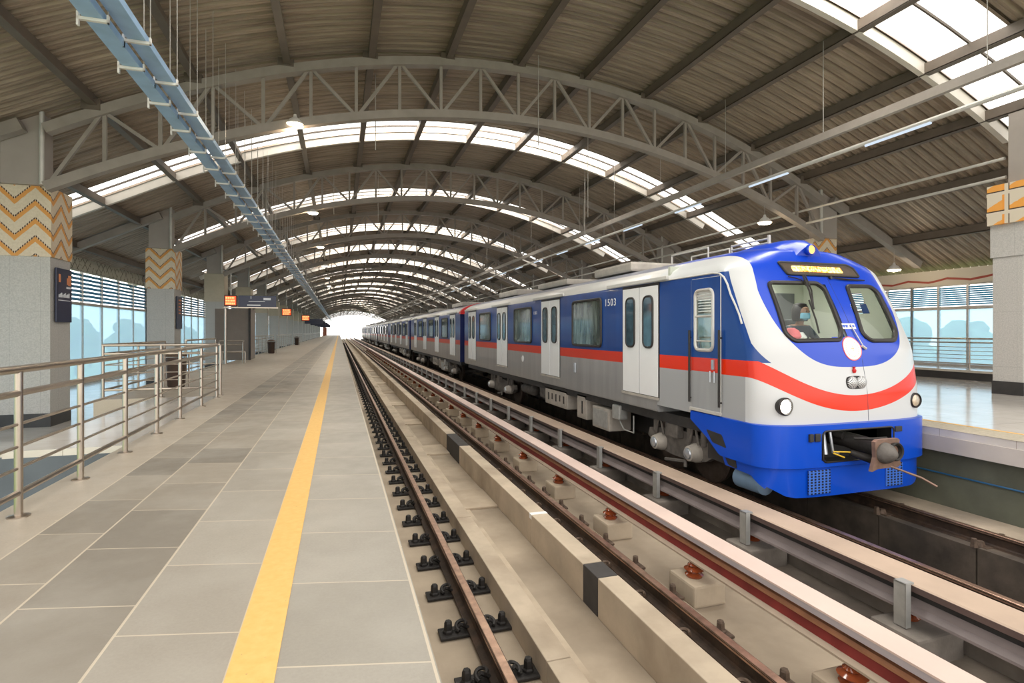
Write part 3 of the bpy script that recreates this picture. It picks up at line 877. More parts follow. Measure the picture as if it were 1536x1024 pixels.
# ================================================================== OVERHEAD
def tray(x, z, label):
    root = empty('cable_tray', (x, 20, z), label, 'cable tray', 'cable trays over the platform')
    w = .1
    b = MB(); b.prismy([(x - w, z), (x - w, z + .09), (x - w + .006, z + .09), (x - w + .006, z + .008), (x + w - .006, z + .008), (x + w - .006, z + .09), (x + w, z + .09), (x + w, z)], 3.4, YEND - 2)
    obj('channel', b, 'tray', root)
    b = MB()
    b.box(x - w - .05, x + w + .05, -.02, .02, z - .035, z - .002); b.box(x - w - .05, x - w - .03, -.02, .02, z - .1, z + .05); b.box(x + w + .03, x + w + .05, -.02, .02, z - .035, z + .05)
    br0 = obj('hanger_bracket', b, 'bracket', root)
    b = MB(); b.tube([(x + w + .04, 0, z), (x + w + .04, 0, sheet_z(x) - .1)], .006, 5); rd0 = obj('hanger_rod', b, 'rod', root)
    y0 = 5.9 if 'inner' not in label else 6.5
    for i in range(60):
        if i == 0: br0.location.y += y0; rd0.location.y += y0; continue
        c = link(br0.copy()); c.location.y = br0.location.y + 1.15 * i
        if i < 45:
            c = link(rd0.copy()); c.location.y = rd0.location.y + 1.15 * i
    return root
tray(-2.56, 4.62, 'blue grey cable tray hanging over the platform, outer of the two')
tray(-2.33, 4.72, 'blue grey cable tray hanging over the platform, inner one nearer the track')
def busbar(x, z, label, kind):
    root = empty('lighting_trunk' if kind else 'cable_duct', (x, 20, z), label, 'duct')
    b = MB()
    if kind:
        b.tube([(x, 3.5, z), (x, YEND - 5, z)], .045, 8)
        obj('trunk', b, 'pipe', root, True)
        for k in range(14):
            y = 6.9 + 3.2 * k
            t = MB(); t.tube([(x - .01, y, z - .05), (x - .01, y + 1.25, z - .05)], .028, 8); o = obj('tube_light', t, 'lamp_cool', root, True)
    else:
        b.box(x - .05, x + .05, 3.5, YEND - 5, z - .08, z + .08); obj('trunk', b, 'steel', root)
    r = MB(); 
    if not kind:
        r.tube([(x, 0, z), (x, 0, sheet_z(x) - .1)], .008, 5); h0 = obj('hanger_rod', r, 'rod', root)
        for i in range(30):
            if i == 0: h0.location.y += 6.0; continue
            c = link(h0.copy()); c.location.y = h0.location.y + 3.1 * i
    return root
M['lamp_cool'] = glow('cool tube lamp', (.75, .87, 1), .95)
busbar(9.9, 5.37, 'grey square cable duct hung above the far side of the train', False)
busbar(9.95, 4.93, 'pale lighting trunk with tube lamps hung below the square duct', True)
for k, (x, z) in enumerate([(13.75, 4.95), (13.8, 4.55)]):
    b = MB(); b.tube([(x, 8.0, z), (x, 60, z)], .035, 8)
    tag(obj('conduit', b, 'pipe', smooth=True), ['pale conduit along the far column line, higher of two', 'pale conduit along the far column line, lower of two'][k], 'conduit')
def pendant(x, y, z, zt, label):
    root = empty('pendant_lamp', (x, y, z), label, 'lamp', 'round hall lamps')
    b = MB(); b.lathe((x, y, z), [(.19, 0), (.185, .03), (.12, .12), (.05, .17), (.03, .24)], 20); obj('lamp_shade', b, 'bracket', root, True)
    b = MB(); b.lathe((x, y, z - .02), [(.03, -.05), (.17, -.02), (.2, .02)], 20); obj('diffuser', b, 'lamp_warm', root, True)
    b = MB(); b.tube([(x, y, z + .22), (x, y, zt)], .008, 5); obj('hanger_rod', b, 'rod', root)
    L = bpy.data.lights.new('lamp', 'POINT'); L.energy = 40; L.color = (1, .8, .55); L.shadow_soft_size = .15
    l = link(bpy.data.objects.new('lamp_bulb', L)); l.location = (x, y, z - .2)
    return root
pendant(-.96, P0 - .02, 5.93, 6.1, 'warm round lamp hanging under the first lattice arch over the platform')
pendant(12.3, P0, 4.5, 5.2, 'warm round lamp under the first lattice arch above the train cab')
pendant(17.6, P0, 3.25, 3.9, 'warm round lamp below the raking bracket by the louvred windows')
for i in range(1, 7):
    pendant(-.96, P0 + PB * i, 5.78, 5.9, 'round lamp over the platform under the %s lattice arch' % ORD[i])
# thin service rods and a hanging conduit seen through the trusses
for k, (x, y) in enumerate([(.9, 14.5), (4.8, 12.9), (-.2, 23), (1.6, 24), (7.9, 16.5), (9.2, 19.5)]):
    b = MB(); b.tube([(x, y, 5.0 if k > 3 else 5.9), (x, y, sheet_z(x) - .1)], .012, 5)
    tag(obj('drop_rod', b, 'rod'), 'thin steel drop rod hanging from the roof between the arches', 'rod', 'drop rods under the roof')

# signs over the platform
def led_sign(x0, x1, y, z0, z1, label, small=False):
    root = empty('display_board', ((x0 + x1) / 2, y, z0), label, 'display')
    b = MB(); b.bbox(x0, x1, y, y + .16, z0, z1, .01); obj('housing', b, 'dark', root)
    b = MB(); w = x1 - x0; h = z1 - z0
    b.box(x0 + .06 * w, x0 + .94 * w, y - .004, y, z0 + .1 * h, z0 + .92 * h); obj('screen', b, 'screen', root)
    b = MB()
    for r_ in range(3):
        xx = x0 + .12 * w
        while xx < x1 - .2 * w:
            g = R.uniform(.06, .16) * w; b.box(xx, xx + g, y - .008, y - .004, z0 + (.16 + .26 * r_) * h, z0 + (.34 + .26 * r_) * h); xx += g + .03 * w
    obj('lit_characters', b, 'led_hot', root)
    b = MB(); b.tube([((x0 + x1) / 2, y + .08, z1), ((x0 + x1) / 2, y + .08, z1 + .8)], .02, 6); obj('hanger_rod', b, 'rod', root)
    return root
M['screen'] = simple('orange lit screen', (.3, .03, .01), .4, 0, .1, 4, emit=(1, .1, .02), es=.9)
led_sign(-3.98, -3.56, 22, 2.12, 2.52, 'glowing orange display box hanging beside the long navy sign')
b = MB(); b.bbox(-3.52, -2.24, 22, 22.1, 2.1, 2.52, .01)
sg = tag(obj('direction_sign', b, 'navy'), 'long navy direction sign hanging over the platform beside the orange display', 'sign')
b = MB(); b.box(-2.67, -2.42, 21.994, 22, 2.36, 2.44); b.box(-3.17, -2.62, 21.994, 22, 2.3, 2.32); b.box(-3.22, -2.77, 21.994, 22, 2.15, 2.19); b.box(-3.1, -3.08, 21.994, 22, 2.4, 2.5)
obj('lettering', b, 'sign_white', sg)
b = MB(); b.box(-4.02, -2.17, 22.03, 22.07, 2.06, 2.1); b.tube([(-3.98, 22.25, 0), (-3.98, 22.25, 2.5)], .05, 10); obj('frame', b, 'inox', sg)
led_sign(-3.3, -2.75, 35.5, 2.15, 2.6, 'second orange display box, over the platform beyond the taupe wall')
led_sign(-3.2, -2.5, 52, 2.15, 2.65, 'third orange display box, far along the platform')
for k, yv in enumerate([60, 72, 84, 96, 110]):
    b = MB(); b.bbox(-3.4, -1.6, yv, yv + .1, 2.0, 2.5, .01)
    tag(obj('direction_sign', b, 'navy'), 'navy sign over the far platform, %s behind the third display box' % ORD[k], 'sign', 'far navy signs')
# taupe wall box with metal barrier
b = MB(); b.box(-4.9, -3.62, 25.2, 27.0, 0, 2.15)
wb = tag(obj('lift_enclosure', b, 'brown_box'), 'taupe boxed enclosure behind the metal bench on the platform', 'enclosure')
b = MB(); b.tube([(-3.58, 25.15, 0), (-3.58, 25.15, 2.2)], .045, 10); obj('downpipe', b, 'dark', wb)
root = empty('metal_bench', (-3.95, 22.9, 0), 'stainless tube bench standing before the taupe enclosure', 'bench')
for x in (-4.25, -3.45):
    b = MB(); b.tube([(x, 22.6, 0), (x, 22.6, .78), (x, 22.75, .85)], .025, 8); b.tube([(x, 22.6, .42), (x, 23.1, .42), (x, 23.1, 0)], .022, 8); obj('leg', b, 'inox', root, True)
b = MB()
for z in (.85, .7, .42): b.tube([(-4.25, 22.62, z), (-3.45, 22.62, z)], .02, 8)
obj('backrest', b, 'inox', root, True)
b = MB(); b.bbox(-4.25, -3.45, 22.65, 23.1, .42, .46, .01); obj('seat', b, 'inox', root)
def bin_(x, y, label):
    root = empty('litter_bin', (x, y, 0), label, 'bin', 'litter bins')
    b = MB(); b.lathe((x, y, 0), [(.15, .0), (.17, .04), (.19, .55), (.21, .6), (.2, .63)], 16); obj('body', b, 'bin', root, True)
    b = MB(); b.lathe((x, y, .66), [(.2, 0), (.21, .03), (.12, .09), (.02, .1)], 16); obj('lid', b, 'clip_rust', root, True)
    b = MB()
    for s in (-1, 1): b.tube([(x + s * .24, y, 0), (x + s * .24, y, .75)], .018, 6)
    obj('stand', b, 'inox', root)
    return root
bin_(-3.35, 13.4, 'brown litter bin with rounded lid seen through the stairwell railing')
bin_(-3.55, 32.5, 'dark litter bin under the second orange display box')
bin_(-3.6, 52, 'small dark litter bin far down the platform')
b = MB()
for k in range(6):
    x = -3.8 + .03 * k; b.box(-4.0, -3.7, 150 + 6 * k, 150.6 + 6 * k, 0, 2.4)
tag(obj('far_cabin', b, simple('rust red panel', (.35, .1, .05), .7)), 'rust red cabins at the far end of the platform', 'cabin', kind='stuff')

# ================================================================== TRAIN
def lerp(t, P):
    if t <= P[0][0]: return P[0][1]
    for (a0, b0), (a1, b1) in zip(P, P[1:]):
        if t <= a1: return b0 + (b1 - b0) * (t - a0) / (a1 - a0)
    return P[-1][1]
YCp = [(.4, 5.40), (.97, 5.48), (1.5, 5.72), (2.07, 6.02), (2.2, 6.09), (2.36, 6.22), (2.45, 6.5), (2.5, 6.9)]
def Yc(z): return sum(lerp(z + d, YCp) for d in (-.08, -.04, 0, .04, .08)) / 5 if z < 2.3 else lerp(z, YCp)
def Dp(z): return lerp(z, [(2.1, .38), (2.5, .9)])
WP = [(1.9, 1.41), (2.06, 1.39), (2.16, 1.32), (2.26, 1.16), (2.34, .98), (2.43, .62), (2.5, .02)]
def Wz(z): return lerp(z, WP)
def hump(x, z):      # raised lamp housing in the middle of the brow
    return 0
def front_y(x, z, W=None):
    W = W or Wz(z); u = min(1, abs(x) / W)
    return Yc(z) + Dp(z) * (1 - max(0, 1 - u ** 4.5) ** .5)
YB = 7.9   # nose shell joins the saloon body here
def path(z, n=44, W=None, yb=YB, y_off=0):
    """points round the nose in plan, left rear -> front -> right rear"""
    W = W or Wz(z); pts = []
    yc, D = Yc(z) + y_off, Dp(z)
    side = 9
    for i in range(side): pts.append((-W, yb + (yc + D - yb) * i / side))
    for i in range(n + 1):
        a = PI * i / n; u = -math.copysign(abs(math.cos(a)) ** (2 / 4.5), math.cos(a))
        s = abs(math.sin(a)) 
        pts.append((W * u, yc + D * (1 - s)))
    for i in range(side): pts.append((W, yc + D + (yb - yc - D) * (i + 1) / side))
    return pts
WL = [(-.95, 1.86), (-.15, 1.87), (-.055, 1.79), (-.075, 1.22), (-.15, 1.09), (-.90, 1.08), (-.985, 1.17)]
WR = [(.37, 1.84), (.84, 1.85), (.95, 1.76), (.945, 1.20), (.83, 1.075), (.37, 1.075), (.27, 1.17)]
def rpoly(P, k=6, r=.06):
    """round the corners of polygon"""
    out = []; n = len(P)
    for i in range(n):
        p, a, c = Vector(P[i]), Vector(P[i - 1]), Vector(P[(i + 1) % n])
        e1 = (a - p); e2 = (c - p); rr = min(r, e1.length * .4, e2.length * .4)
        q0 = p + e1.normalized() * rr; q1 = p + e2.normalized() * rr
        for j in range(k + 1):
            t = j / k; out.append(tuple(q0 * (1 - t) ** 2 + p * 2 * t * (1 - t) + q1 * t * t))
    return out
WL_, WR_ = rpoly(WL), rpoly(WR)
def inside(p, P):
    c = False; x, y = p; n = len(P)
    for i in range(n):
        x0, y0 = P[i]; x1, y1 = P[i - 1]
        if (y0 > y) != (y1 > y) and x < (x1 - x0) * (y - y0) / (y1 - y0) + x0: c = not c
    return c

def window_side(root, xs, y0, y1, z0, z1, sgn, r=.1, fr=.028, pane='swin', name='window', frame='rubber'):
    """rounded window on a side wall: rubber ring and pane. xs = wall x, sgn=-1 left"""
    P = rpoly([(y0, z0), (y1, z0), (y1, z1), (y0, z1)], 6, r)
    b = MB(); b.tube([(xs + sgn * .008, y, z) for y, z in P], fr, 6, closed=True)
    w = obj(name, b, frame, root, True)
    g = MB(); n = len(P); g.add([(xs + sgn * .014, y, z) for y, z in P] + [(xs - sgn * .02, y, z) for y, z in P], [tuple(range(n)), tuple(n + k for k in reversed(range(n)))] + [(k, (k + 1) % n, n + (k + 1) % n, n + k) for k in range(n)])
    obj('glass', g, pane, w); return w

def doorleaf(root, xs, y0, y1, sgn):
    z0, z1 = .11, 1.97
    b = MB(); b.bbox(min(xs, xs + sgn * .022), max(xs, xs + sgn * .022), y0, y1, z0, z1, .006)
    d = obj('door', b, 't_white', root)
    m = (y0 + y1) / 2
    window_side(d, xs + sgn * .02, m - .15, m + .15, .93, 1.80, sgn, .12, .02, 'dglass', 'door_window')
    return d
M['dglass'] = simple('door window glass', (.05, .1, .13), .06, .1, .5, 3, spec=.9)
def doorset(root, y0, y1, sgn=-1):
    xs = XC + sgn * HW; m = (y0 + y1) / 2
    b = MB(); b.box(min(xs, xs + sgn * .008), max(xs, xs + sgn * .008), y0 - .03, y1 + .03, .07, 2.02); 
    obj('door_surround', b, 'rubber', root)
    b = MB(); b.box(min(xs, xs + sgn * .035), max(xs, xs + sgn * .035), y0 - .03, y1 + .03, .06, .10); obj('door_sill', b, 'under_l', root)
    doorleaf(root, xs, y0, m - .012, sgn); doorleaf(root, xs, m + .012, y1, sgn)
    b = MB(); b.bbox(min(xs - .0, xs + sgn * .05), max(xs, xs + sgn * .05), y0 - .3, y1 + .6, 2.03, 2.1, .015); obj('rain_gutter', b, 't_cant', root)

def saloon_profile():
    P = [(-HW + .03, -.14), (-HW, -.10), (-HW, 1.95)]
    for z in (2.0, 2.06, 2.11, 2.16, 2.21, 2.26, 2.3, 2.34, 2.39, 2.43, 2.47, 2.5): P.append((-Wz(z), z))
    return P
def saloon(root, y0, y1, name='body'):
    P = saloon_profile(); P = P + [(-x, z) for x, z in reversed(P)]
    b = MB(); b.prismy([(XC + x, z) for x, z in P], y0, y1, 1)
    return obj(name, b, 'body', root, True)
def bogie(root, ya, yb):
    for y in (ya, yb):
        for s in (-1, 1):
            xw = XC + s * .84
            b = MB(); b.lathe((xw, y, ZT + .44), [(.44, -.07), (.46, -.05), (.445, -.03), (.43, .06), (.40, .07)] if s < 0 else [(.40, -.07), (.43, -.06), (.445, .03), (.46, .05), (.44, .07)], 28, 'x'); obj('wheel', b, 'wheel', root, True)
        b = MB(); b.tube([(XC - 1.1, y, ZT + .44), (XC + 1.1, y, ZT + .44)], .08, 10); obj('axle', b, 'under', root, True)
        x = XC - 1.19
        b = MB(); b.lathe((x, y, ZT + .46), [(.06, -.14), (.115, -.12), (.135, -.04), (.15, .0), (.15, .1)], 18, 'x')
        ab = obj('axle_box', b, 'under_l', root, True)
        b = MB(); b.lathe((x - .12, y, ZT + .46), [(.02, -.045), (.08, -.03), (.095, 0), (.095, .03)], 18, 'x'); obj('cap', b, 'silver', ab, True)
        b = MB()
        for dy in (-.16, .16):
            b.lathe((x + .05, y + dy * 1.1, ZT + .6), [(.06, 0), (.06, .22)], 10)
        b.tube([(x, y - .1, ZT + .6), (x - .02, y - .02, ZT + .95)], .02, 6); b.tube([(x, y + .12, ZT + .6), (x - .02, y + .0, ZT + .95)], .02, 6)
        obj('suspension_spring', b, 'under', root, True)
    b = MB(); m = (ya + yb) / 2
    b.prismx([(ya - .45, ZT + .5), (ya - .2, ZT + .36), (ya + .25, ZT + .3), (yb - .25, ZT + .3), (yb + .2, ZT + .36), (yb + .45, ZT + .5), (yb + .4, ZT + .64), (m + .2, ZT + .74), (m - .2, ZT + .74), (ya - .4, ZT + .64)], XC - 1.15, XC - 1.04)
    b.prismx([(ya - .45, ZT + .5), (yb + .45, ZT + .5), (yb + .4, ZT + .64), (ya - .4, ZT + .64)], XC + 1.04, XC + 1.15)
    b.box(XC - 1.04, XC + 1.04, m - .15, m + .15, ZT + .45, ZT + .9)
    obj('bogie_frame', b, 'under', root)
    b = MB(); b.tube([(XC - 1.22, m - .28, ZT + .2), (XC - 1.2, m - .25, ZT + .28), (XC - 1.2, m + .3, ZT + .2)], .03, 6); obj('brake_rod', b, 'under', root); b = MB(); b.bbox(XC - 1.28, XC - 1.15, m - .14, m + .14, ZT + .62, ZT + .86, .02)
    obj('brake_cylinder', b, 'under', root)

def under_boxes(root, y0, L):
    """equipment below the floor, left side visible"""
    b = MB(); b.box(XC - 1.3, XC + 1.3, y0 + .3, y0 + L - .2, -.30, -.14); b.box(XC - .55, XC + .55, y0 + 3, y0 + L - 2.5, -.85, -.3); obj('underframe', b, 'dark', root)
    for (a, c, z0, z1, xo, m) in ((9.75, 10.5, -.80, -.36, 1.33, 'under_l'), (10.85, 11.35, -.74, -.2, 1.30, 'under_l'), (11.9, 13.35, -.66, -.22, 1.30, 'under_l'), (13.6, 14.3, -.62, -.24, 1.1, 'under')):
        q = a - 5.45 + y0; w = c - a
        bb = MB(); bb.bbox(XC - xo, XC - xo + .5, q, q + w, z0, z1, .02); o = obj('equipment_box', bb, m, root)
        bb = MB(); bb.bbox(XC - xo - .015, XC - xo, q + .06, q + w - .06, z0 + .05, z1 - .05, .008); obj('hatch', bb, 'galv' if a < 10 else m, o)
        if 10.8 < a < 13:
            bb = MB()
            for k in range(5 if a > 11.5 else 1):
                yy = q + .15 + k * w * .17
                bb.box(XC - xo - .02, XC - xo - .014, yy, yy + .07, z0 + .12 + .03 * (k % 2), z1 - .14)
            obj('stencil_marks', bb, 'dark', o)
    bb = MB(); q = 9.3 - 5.45 + y0; bb.bbox(XC - 1.36, XC - 1.16, q, q + .28, -.5, -.22, .03); bb.tube([(XC - 1.3, q + .1, -.5), (XC - 1.3, q - .1, -.66), (XC - 1.3, q - .45, -.66), (XC - 1.3, q - .45, -.35)], .015, 6)
    obj('junction_box', bb, 'galv', root)
    bb = MB(); bb.lathe((XC - 1.0, y0 + 2.0, -.55), [(.05, -.5), (.17, -.45), (.17, .45), (.05, .5)], 16, 'y') if False else bb.lathe((XC - .9, y0 + 10.2, -.55), [(.05, -.5), (.16, -.42), (.16, .42), (.05, .5)], 16, 'y')
    obj('air_tank', bb, 'under', root, True)

def roof_gear(root, ys):
    for k, (a, c, h, m) in enumerate(ys):
        b = MB(); b.bbox(XC - .75, XC + .75, a, c, 2.44, 2.44 + h, .05); o = obj('roof_unit', b, m, root)
        b = MB(); b.box(XC - .62, XC - .05, a + .15, c - .15, 2.44 + h, 2.46 + h); b.box(XC + .05, XC + .62, a + .15, c - .15, 2.44 + h, 2.46 + h); obj('vent', b, 'dark', o)

def side_text(txt, y, z, size, root, m='t_white'):
    cu = bpy.data.curves.new('lettering', 'FONT'); cu.body = txt; cu.size = size; cu.extrude = .002; cu.space_character = 1.25
    o = bpy.data.objects.new('t', cu); C.objects.link(o); bpy.context.view_layer.update()
    me = bpy.data.meshes.new_from_object(o.evaluated_get(bpy.context.evaluated_depsgraph_get()))
    bpy.data.objects.remove(o)
    base = wloc(root)
    rot = Matrix.Rotation(-PI / 2, 4, 'Z') @ Matrix.Rotation(PI / 2, 4, 'X')
    me.transform(Matrix.Translation(Vector((XC - HW - .004, y, z)) - base) @ rot)
    me.materials.clear(); me.materials.append(M[m])
    k = link(bpy.data.objects.new('number_lettering', me)); k.parent = root; return k

# --- cab car
cab = empty('train_car', (XC, 5.4, ZT), 'blue and white driving car heading the train, red smile stripe on its nose', 'train car', 'cars of the metro train')
saloon(cab, YB, 22.5)
# nose shell
b = MB(); zs = [-.02 + .028 * i for i in range(86)] + [2.39, 2.41, 2.43, 2.45, 2.465, 2.48, 2.49, 2.5]
zs = sorted(set(z for z in zs if z <= 2.5))
NP = len(path(1.0, 120)); rows = []
vs = []
for z in zs: vs += [(XC + x, y, z) for x, y in path(z, 120)]
fs = []; gl = []
for j in range(len(zs) - 1):
    zc = (zs[j] + zs[j + 1]) / 2
    for i in range(NP - 1):
        ia = j * NP + i; q = (ia, ia + 1, ia + NP + 1, ia + NP)
        xm = sum(vs[k][0] for k in q) / 4 - XC; ym = sum(vs[k][1] for k in q) / 4
        cut = (inside((xm, zc), WL_) or inside((xm, zc), WR_)) and ym < 6.6
        # side hole for the cab door window
        if abs(xm) > 1.3 and 6.46 < ym < 6.86 and 0.93 < zc < 1.80: cut = True
        if not cut: fs.append(q)
b.add(vs, fs)
obj('nose_shell', b, 'nose', cab, True, recalc=True)
# inner lining
b = MB(); zl = [-.02 + .03 * i for i in range(81)]; vs = []
for z in zl: vs += [(XC + x * .965, y + .045, z if z < 2.3 else 2.3 + (z - 2.3) * .5) for x, y in path(min(z, 2.38), 90)]
NP = len(path(1.0, 90)); fs = []
import_wl = [(x * 1.0, z) for x, z in WL_]
for j in range(len(zl) - 1):
    zc = (zl[j] + zl[j + 1]) / 2
    for i in range(NP - 1):
        ia = j * NP + i; q = (ia, ia + 1, ia + NP + 1, ia + NP)
        xm = sum(vs[k][0] for k in q) / 4 - XC; ym = sum(vs[k][1] for k in q) / 4
        if (inside((xm, zc), WL_) or inside((xm, zc), WR_)) and ym < 6.7: continue
        if abs(xm) > 1.2 and 6.44 < ym < 6.88 and 0.91 < zc < 1.82: continue
        fs.append(q)
b.add(vs, fs); obj('cab_lining', b, 'lining', cab, True)
# windscreens
def on_front(P, off=0.): return [(XC + x, front_y(x, z) - off, z) for x, z in P]
for P, nm in ((WL_, 'windscreen'), (WR_, 'windscreen')):
    fine = []
    for i in range(len(P)):
        a, c = Vector(P[i]), Vector(P[(i + 1) % len(P)]); m = max(1, int((c - a).length / .05))
        for k in range(m): fine.append(tuple(a + (c - a) * k / m))
    b = MB(); b.tube(on_front(fine, .004), .03, 8, closed=True); w = obj(nm, b, 'rubber', cab, True)
    g = MB(); x0 = min(p[0] for p in P); x1 = max(p[0] for p in P); z0 = min(p[1] for p in P); z1 = max(p[1] for p in P)
    nx, nz = 30, 26; vs = []
    for j in range(nz + 1):
        for i in range(nx + 1):
            x = x0 + (x1 - x0) * i / nx; z = z0 + (z1 - z0) * j / nz; vs.append((XC + x, front_y(x, z) + .004, z))
    fs = []
    for j in range(nz):
        for i in range(nx):
            x = x0 + (x1 - x0) * (i + .5) / nx; z = z0 + (z1 - z0) * (j + .5) / nz
            if inside((x, z), P): k = j * (nx + 1) + i; fs.append((k, k + 1, k + nx + 2, k + nx + 1))
    g.add(vs, fs); obj('glass', g, 'tglass', w, True, recalc=False)
# destination panel
def patch(P, off, th, mat, name, parent, n=24):
    """solid patch that follows the nose"""
    P = list(P); k = len(P); cx = sum(p[0] for p in P) / k; cz = sum(p[1] for p in P) / k
    g = MB(); rings = []
    for t in (1, .75, .5, .25):
        rings.append([(cx + (x - cx) * t, cz + (z - cz) * t) for x, z in P])
    vs = []
    for r_ in rings: vs += [(XC + x, front_y(x, z) - off, z) for x, z in r_]
    vs.append((XC + cx, front_y(cx, cz) - off, cz))
    fs = []
    for a in range(3):
        for i in range(k): fs.append((a * k + i, a * k + (i + 1) % k, (a + 1) * k + (i + 1) % k, (a + 1) * k + i))
    for i in range(k): fs.append((3 * k + i, 3 * k + (i + 1) % k, 4 * k))
    base = len(vs); vs += [(XC + x, front_y(x, z) - off + th, z) for x, z in rings[0]]
    for i in range(k): fs.append((i, (i + 1) % k, base + (i + 1) % k, base + i))
    fs.append(tuple(base + i for i in range(k)))
    g.add(vs, fs); return obj(name, g, mat, parent, False)
def dense(P, st=.04):
    out = []
    for i in range(len(P)):
        a, c = Vector(P[i]), Vector(P[(i + 1) % len(P)]); m = max(1, int((c - a).length / st))
        for k in range(m): out.append(tuple(a + (c - a) * k / m))
    return out
dp = dense(rpoly([(-.67, 2.165), (.55, 2.165), (.66, 2.12), (.70, 1.985), (-.60, 1.985)], 4, .03))
d = patch(dp, .014, .03, 'brownglass', 'destination_panel', cab) if 'brownglass' in M else None
M['brownglass'] = simple('smoked display glass', (.1, .08, .065), .15, 0, .1, 5, spec=.7)
if d is None: d = patch(dp, .014, .03, 'brownglass', 'destination_panel', cab)
b = MB(); b.tube([(XC + x, front_y(x, z) - .016, z) for x, z in dp], .015, 6, closed=True); obj('panel_frame', b, 'rubber', d, True)
patch(dense(rpoly([(-.48, 2.115), (.40, 2.115), (.42, 2.035), (-.48, 2.035)], 4, .03)), .022, .01, 'led_amber', 'lit_characters', d)
# lamp in the brow with its raised housing
b = MB(); hz = 2.37
hc = (XC - .03, 6.22, hz)
prof = []
n1 = 20; vs = []; fs = []
for i in range(11):                 # teardrop hump running back along the roof
    t = i / 10; y = 6.10 + 1.5 * t
    ztop = lerp(y, [(6.10, 2.43), (6.2, 2.515), (6.5, 2.57), (7.0, 2.57), (7.6, 2.5)])
    wv = lerp(t, [(0, .24), (.3, .42), (1, .6)])
    for k in range(n1 + 1):
        u = -1 + 2 * k / n1
        xx = wv * u; zb = 2.26 if t < .15 else 2.36
        vs.append((hc[0] + xx, y + (.07 * abs(u) ** 2 if t < .2 else 0), zb + (ztop - zb) * (1 - u * u) ** 1.0))
m_ = n1 + 1
for i in range(10):
    for k in range(n1): fs.append((i * m_ + k, i * m_ + k + 1, (i + 1) * m_ + k + 1, (i + 1) * m_ + k))
fs.append(tuple(range(m_)))
b.add(vs, fs); obj('lamp_housing', b, 't_face', cab, True) if 't_face' in M else None
M['t_face'] = simple('train face blue paint', (.008, .055, .5), .28, 0, .04, 2, coat=.22)
if True: obj('lamp_housing', b, 't_face', cab, True)
def lampset(x, y, z, r, mat, name, ring='rubber', ry=.03):
    b = MB(); b.lathe((x, y, z), [(r, .11), (r * 1.28, .03), (r * 1.3, -.005), (r * 1.12, -.02), (r * 1.02, .0)], 24, 'y'); o = obj(name, b, ring, cab, True)
    b = MB(); b.lathe((x, y, z), [(.01, -.014), (r * .6, -.010), (r * .98, .0), (r, .02)], 24, 'y'); obj('lens', b, mat, o, True)
    return o
lampset(XC - .055, 6.085, 2.365, .062, 'lamp_amber', 'brow_lamp', 't_face')
yl = front_y(-1.10, .255)
lampset(XC - 1.135, front_y(-1.03, .255), .258, .088, 'lamp_hi', 'headlamp')
M['lens_dull'] = simple('unlit lamp lens', (.6, .5, .38), .15, .4, .2, 30)
lampset(XC + 1.09, front_y(1.0, .255), .255, .08, 'lens_dull', 'headlamp')
# emblem, plate, horn
circ = [(.158 * math.cos(2 * PI * k / 32), .975 + .158 * math.sin(2 * PI * k / 32)) for k in range(32)]
patch(circ, .006, .01, 'logo', 'emblem', cab)
pp = patch(dense([(-.09, 1.31), (.2, 1.31), (.2, 1.235), (-.09, 1.235)]), .005, .01, 't_white', 'name_plate', cab)
b = MB()
for k in range(3):
    x = -.06 + .045 * k; b.box(XC + x, XC + x + .03, front_y(x, 1.27) - .012, front_y(x, 1.27) - .004, 1.255, 1.29)
b.box(XC + .1, XC + .18, front_y(.14, 1.275) - .012, front_y(.14, 1.275) - .004, 1.262, 1.285)
obj('lettering', b, 't_blue', pp)
hr = [(-.02 + .0 + (.105 if math.cos(a) > 0 else -.105) * (1 if abs(math.cos(a)) > .5 else abs(math.cos(a)) * 2) + .06 * math.cos(a), .535 + .085 * math.sin(a)) for a in [2 * PI * k / 28 for k in range(28)]]
ho = patch(hr, .004, .01, 'rubber', 'horn', cab)
b = MB(); b.lathe((XC - .09, front_y(0, .53) - .02, .535), [(.08, .02), (.08, .0), (.05, -.03), (.01, -.04)], 20, 'y'); b.lathe((XC + .065, front_y(0, .53) - .02, .535), [(.082, .02), (.082, .0), (.05, -.03), (.01, -.04)], 20, 'y')
obj('mesh_cap', b, 'hornmesh', ho, True)
b = MB(); b.lathe((XC - .035, front_y(0, .68) - .01, .66), [(.02, 0), (.028, .03), (.012, .06), (.02, .08)], 8); obj('horn_bracket', b, 't_red', ho)
# body seam and grab line
b = MB(); b.tube([(XC + x, front_y(x, z) + .001, z) for x, z in [(.09, 1.97), (.11, 1.5), (.12, 1.3)] + [(.12 + .06 * (1.3 - z) / 1.3, z) for z in (1.2, 1.0, .8, .6, .4, .2, .03)]], .004, 5); obj('panel_seam', b, 'navy', cab)
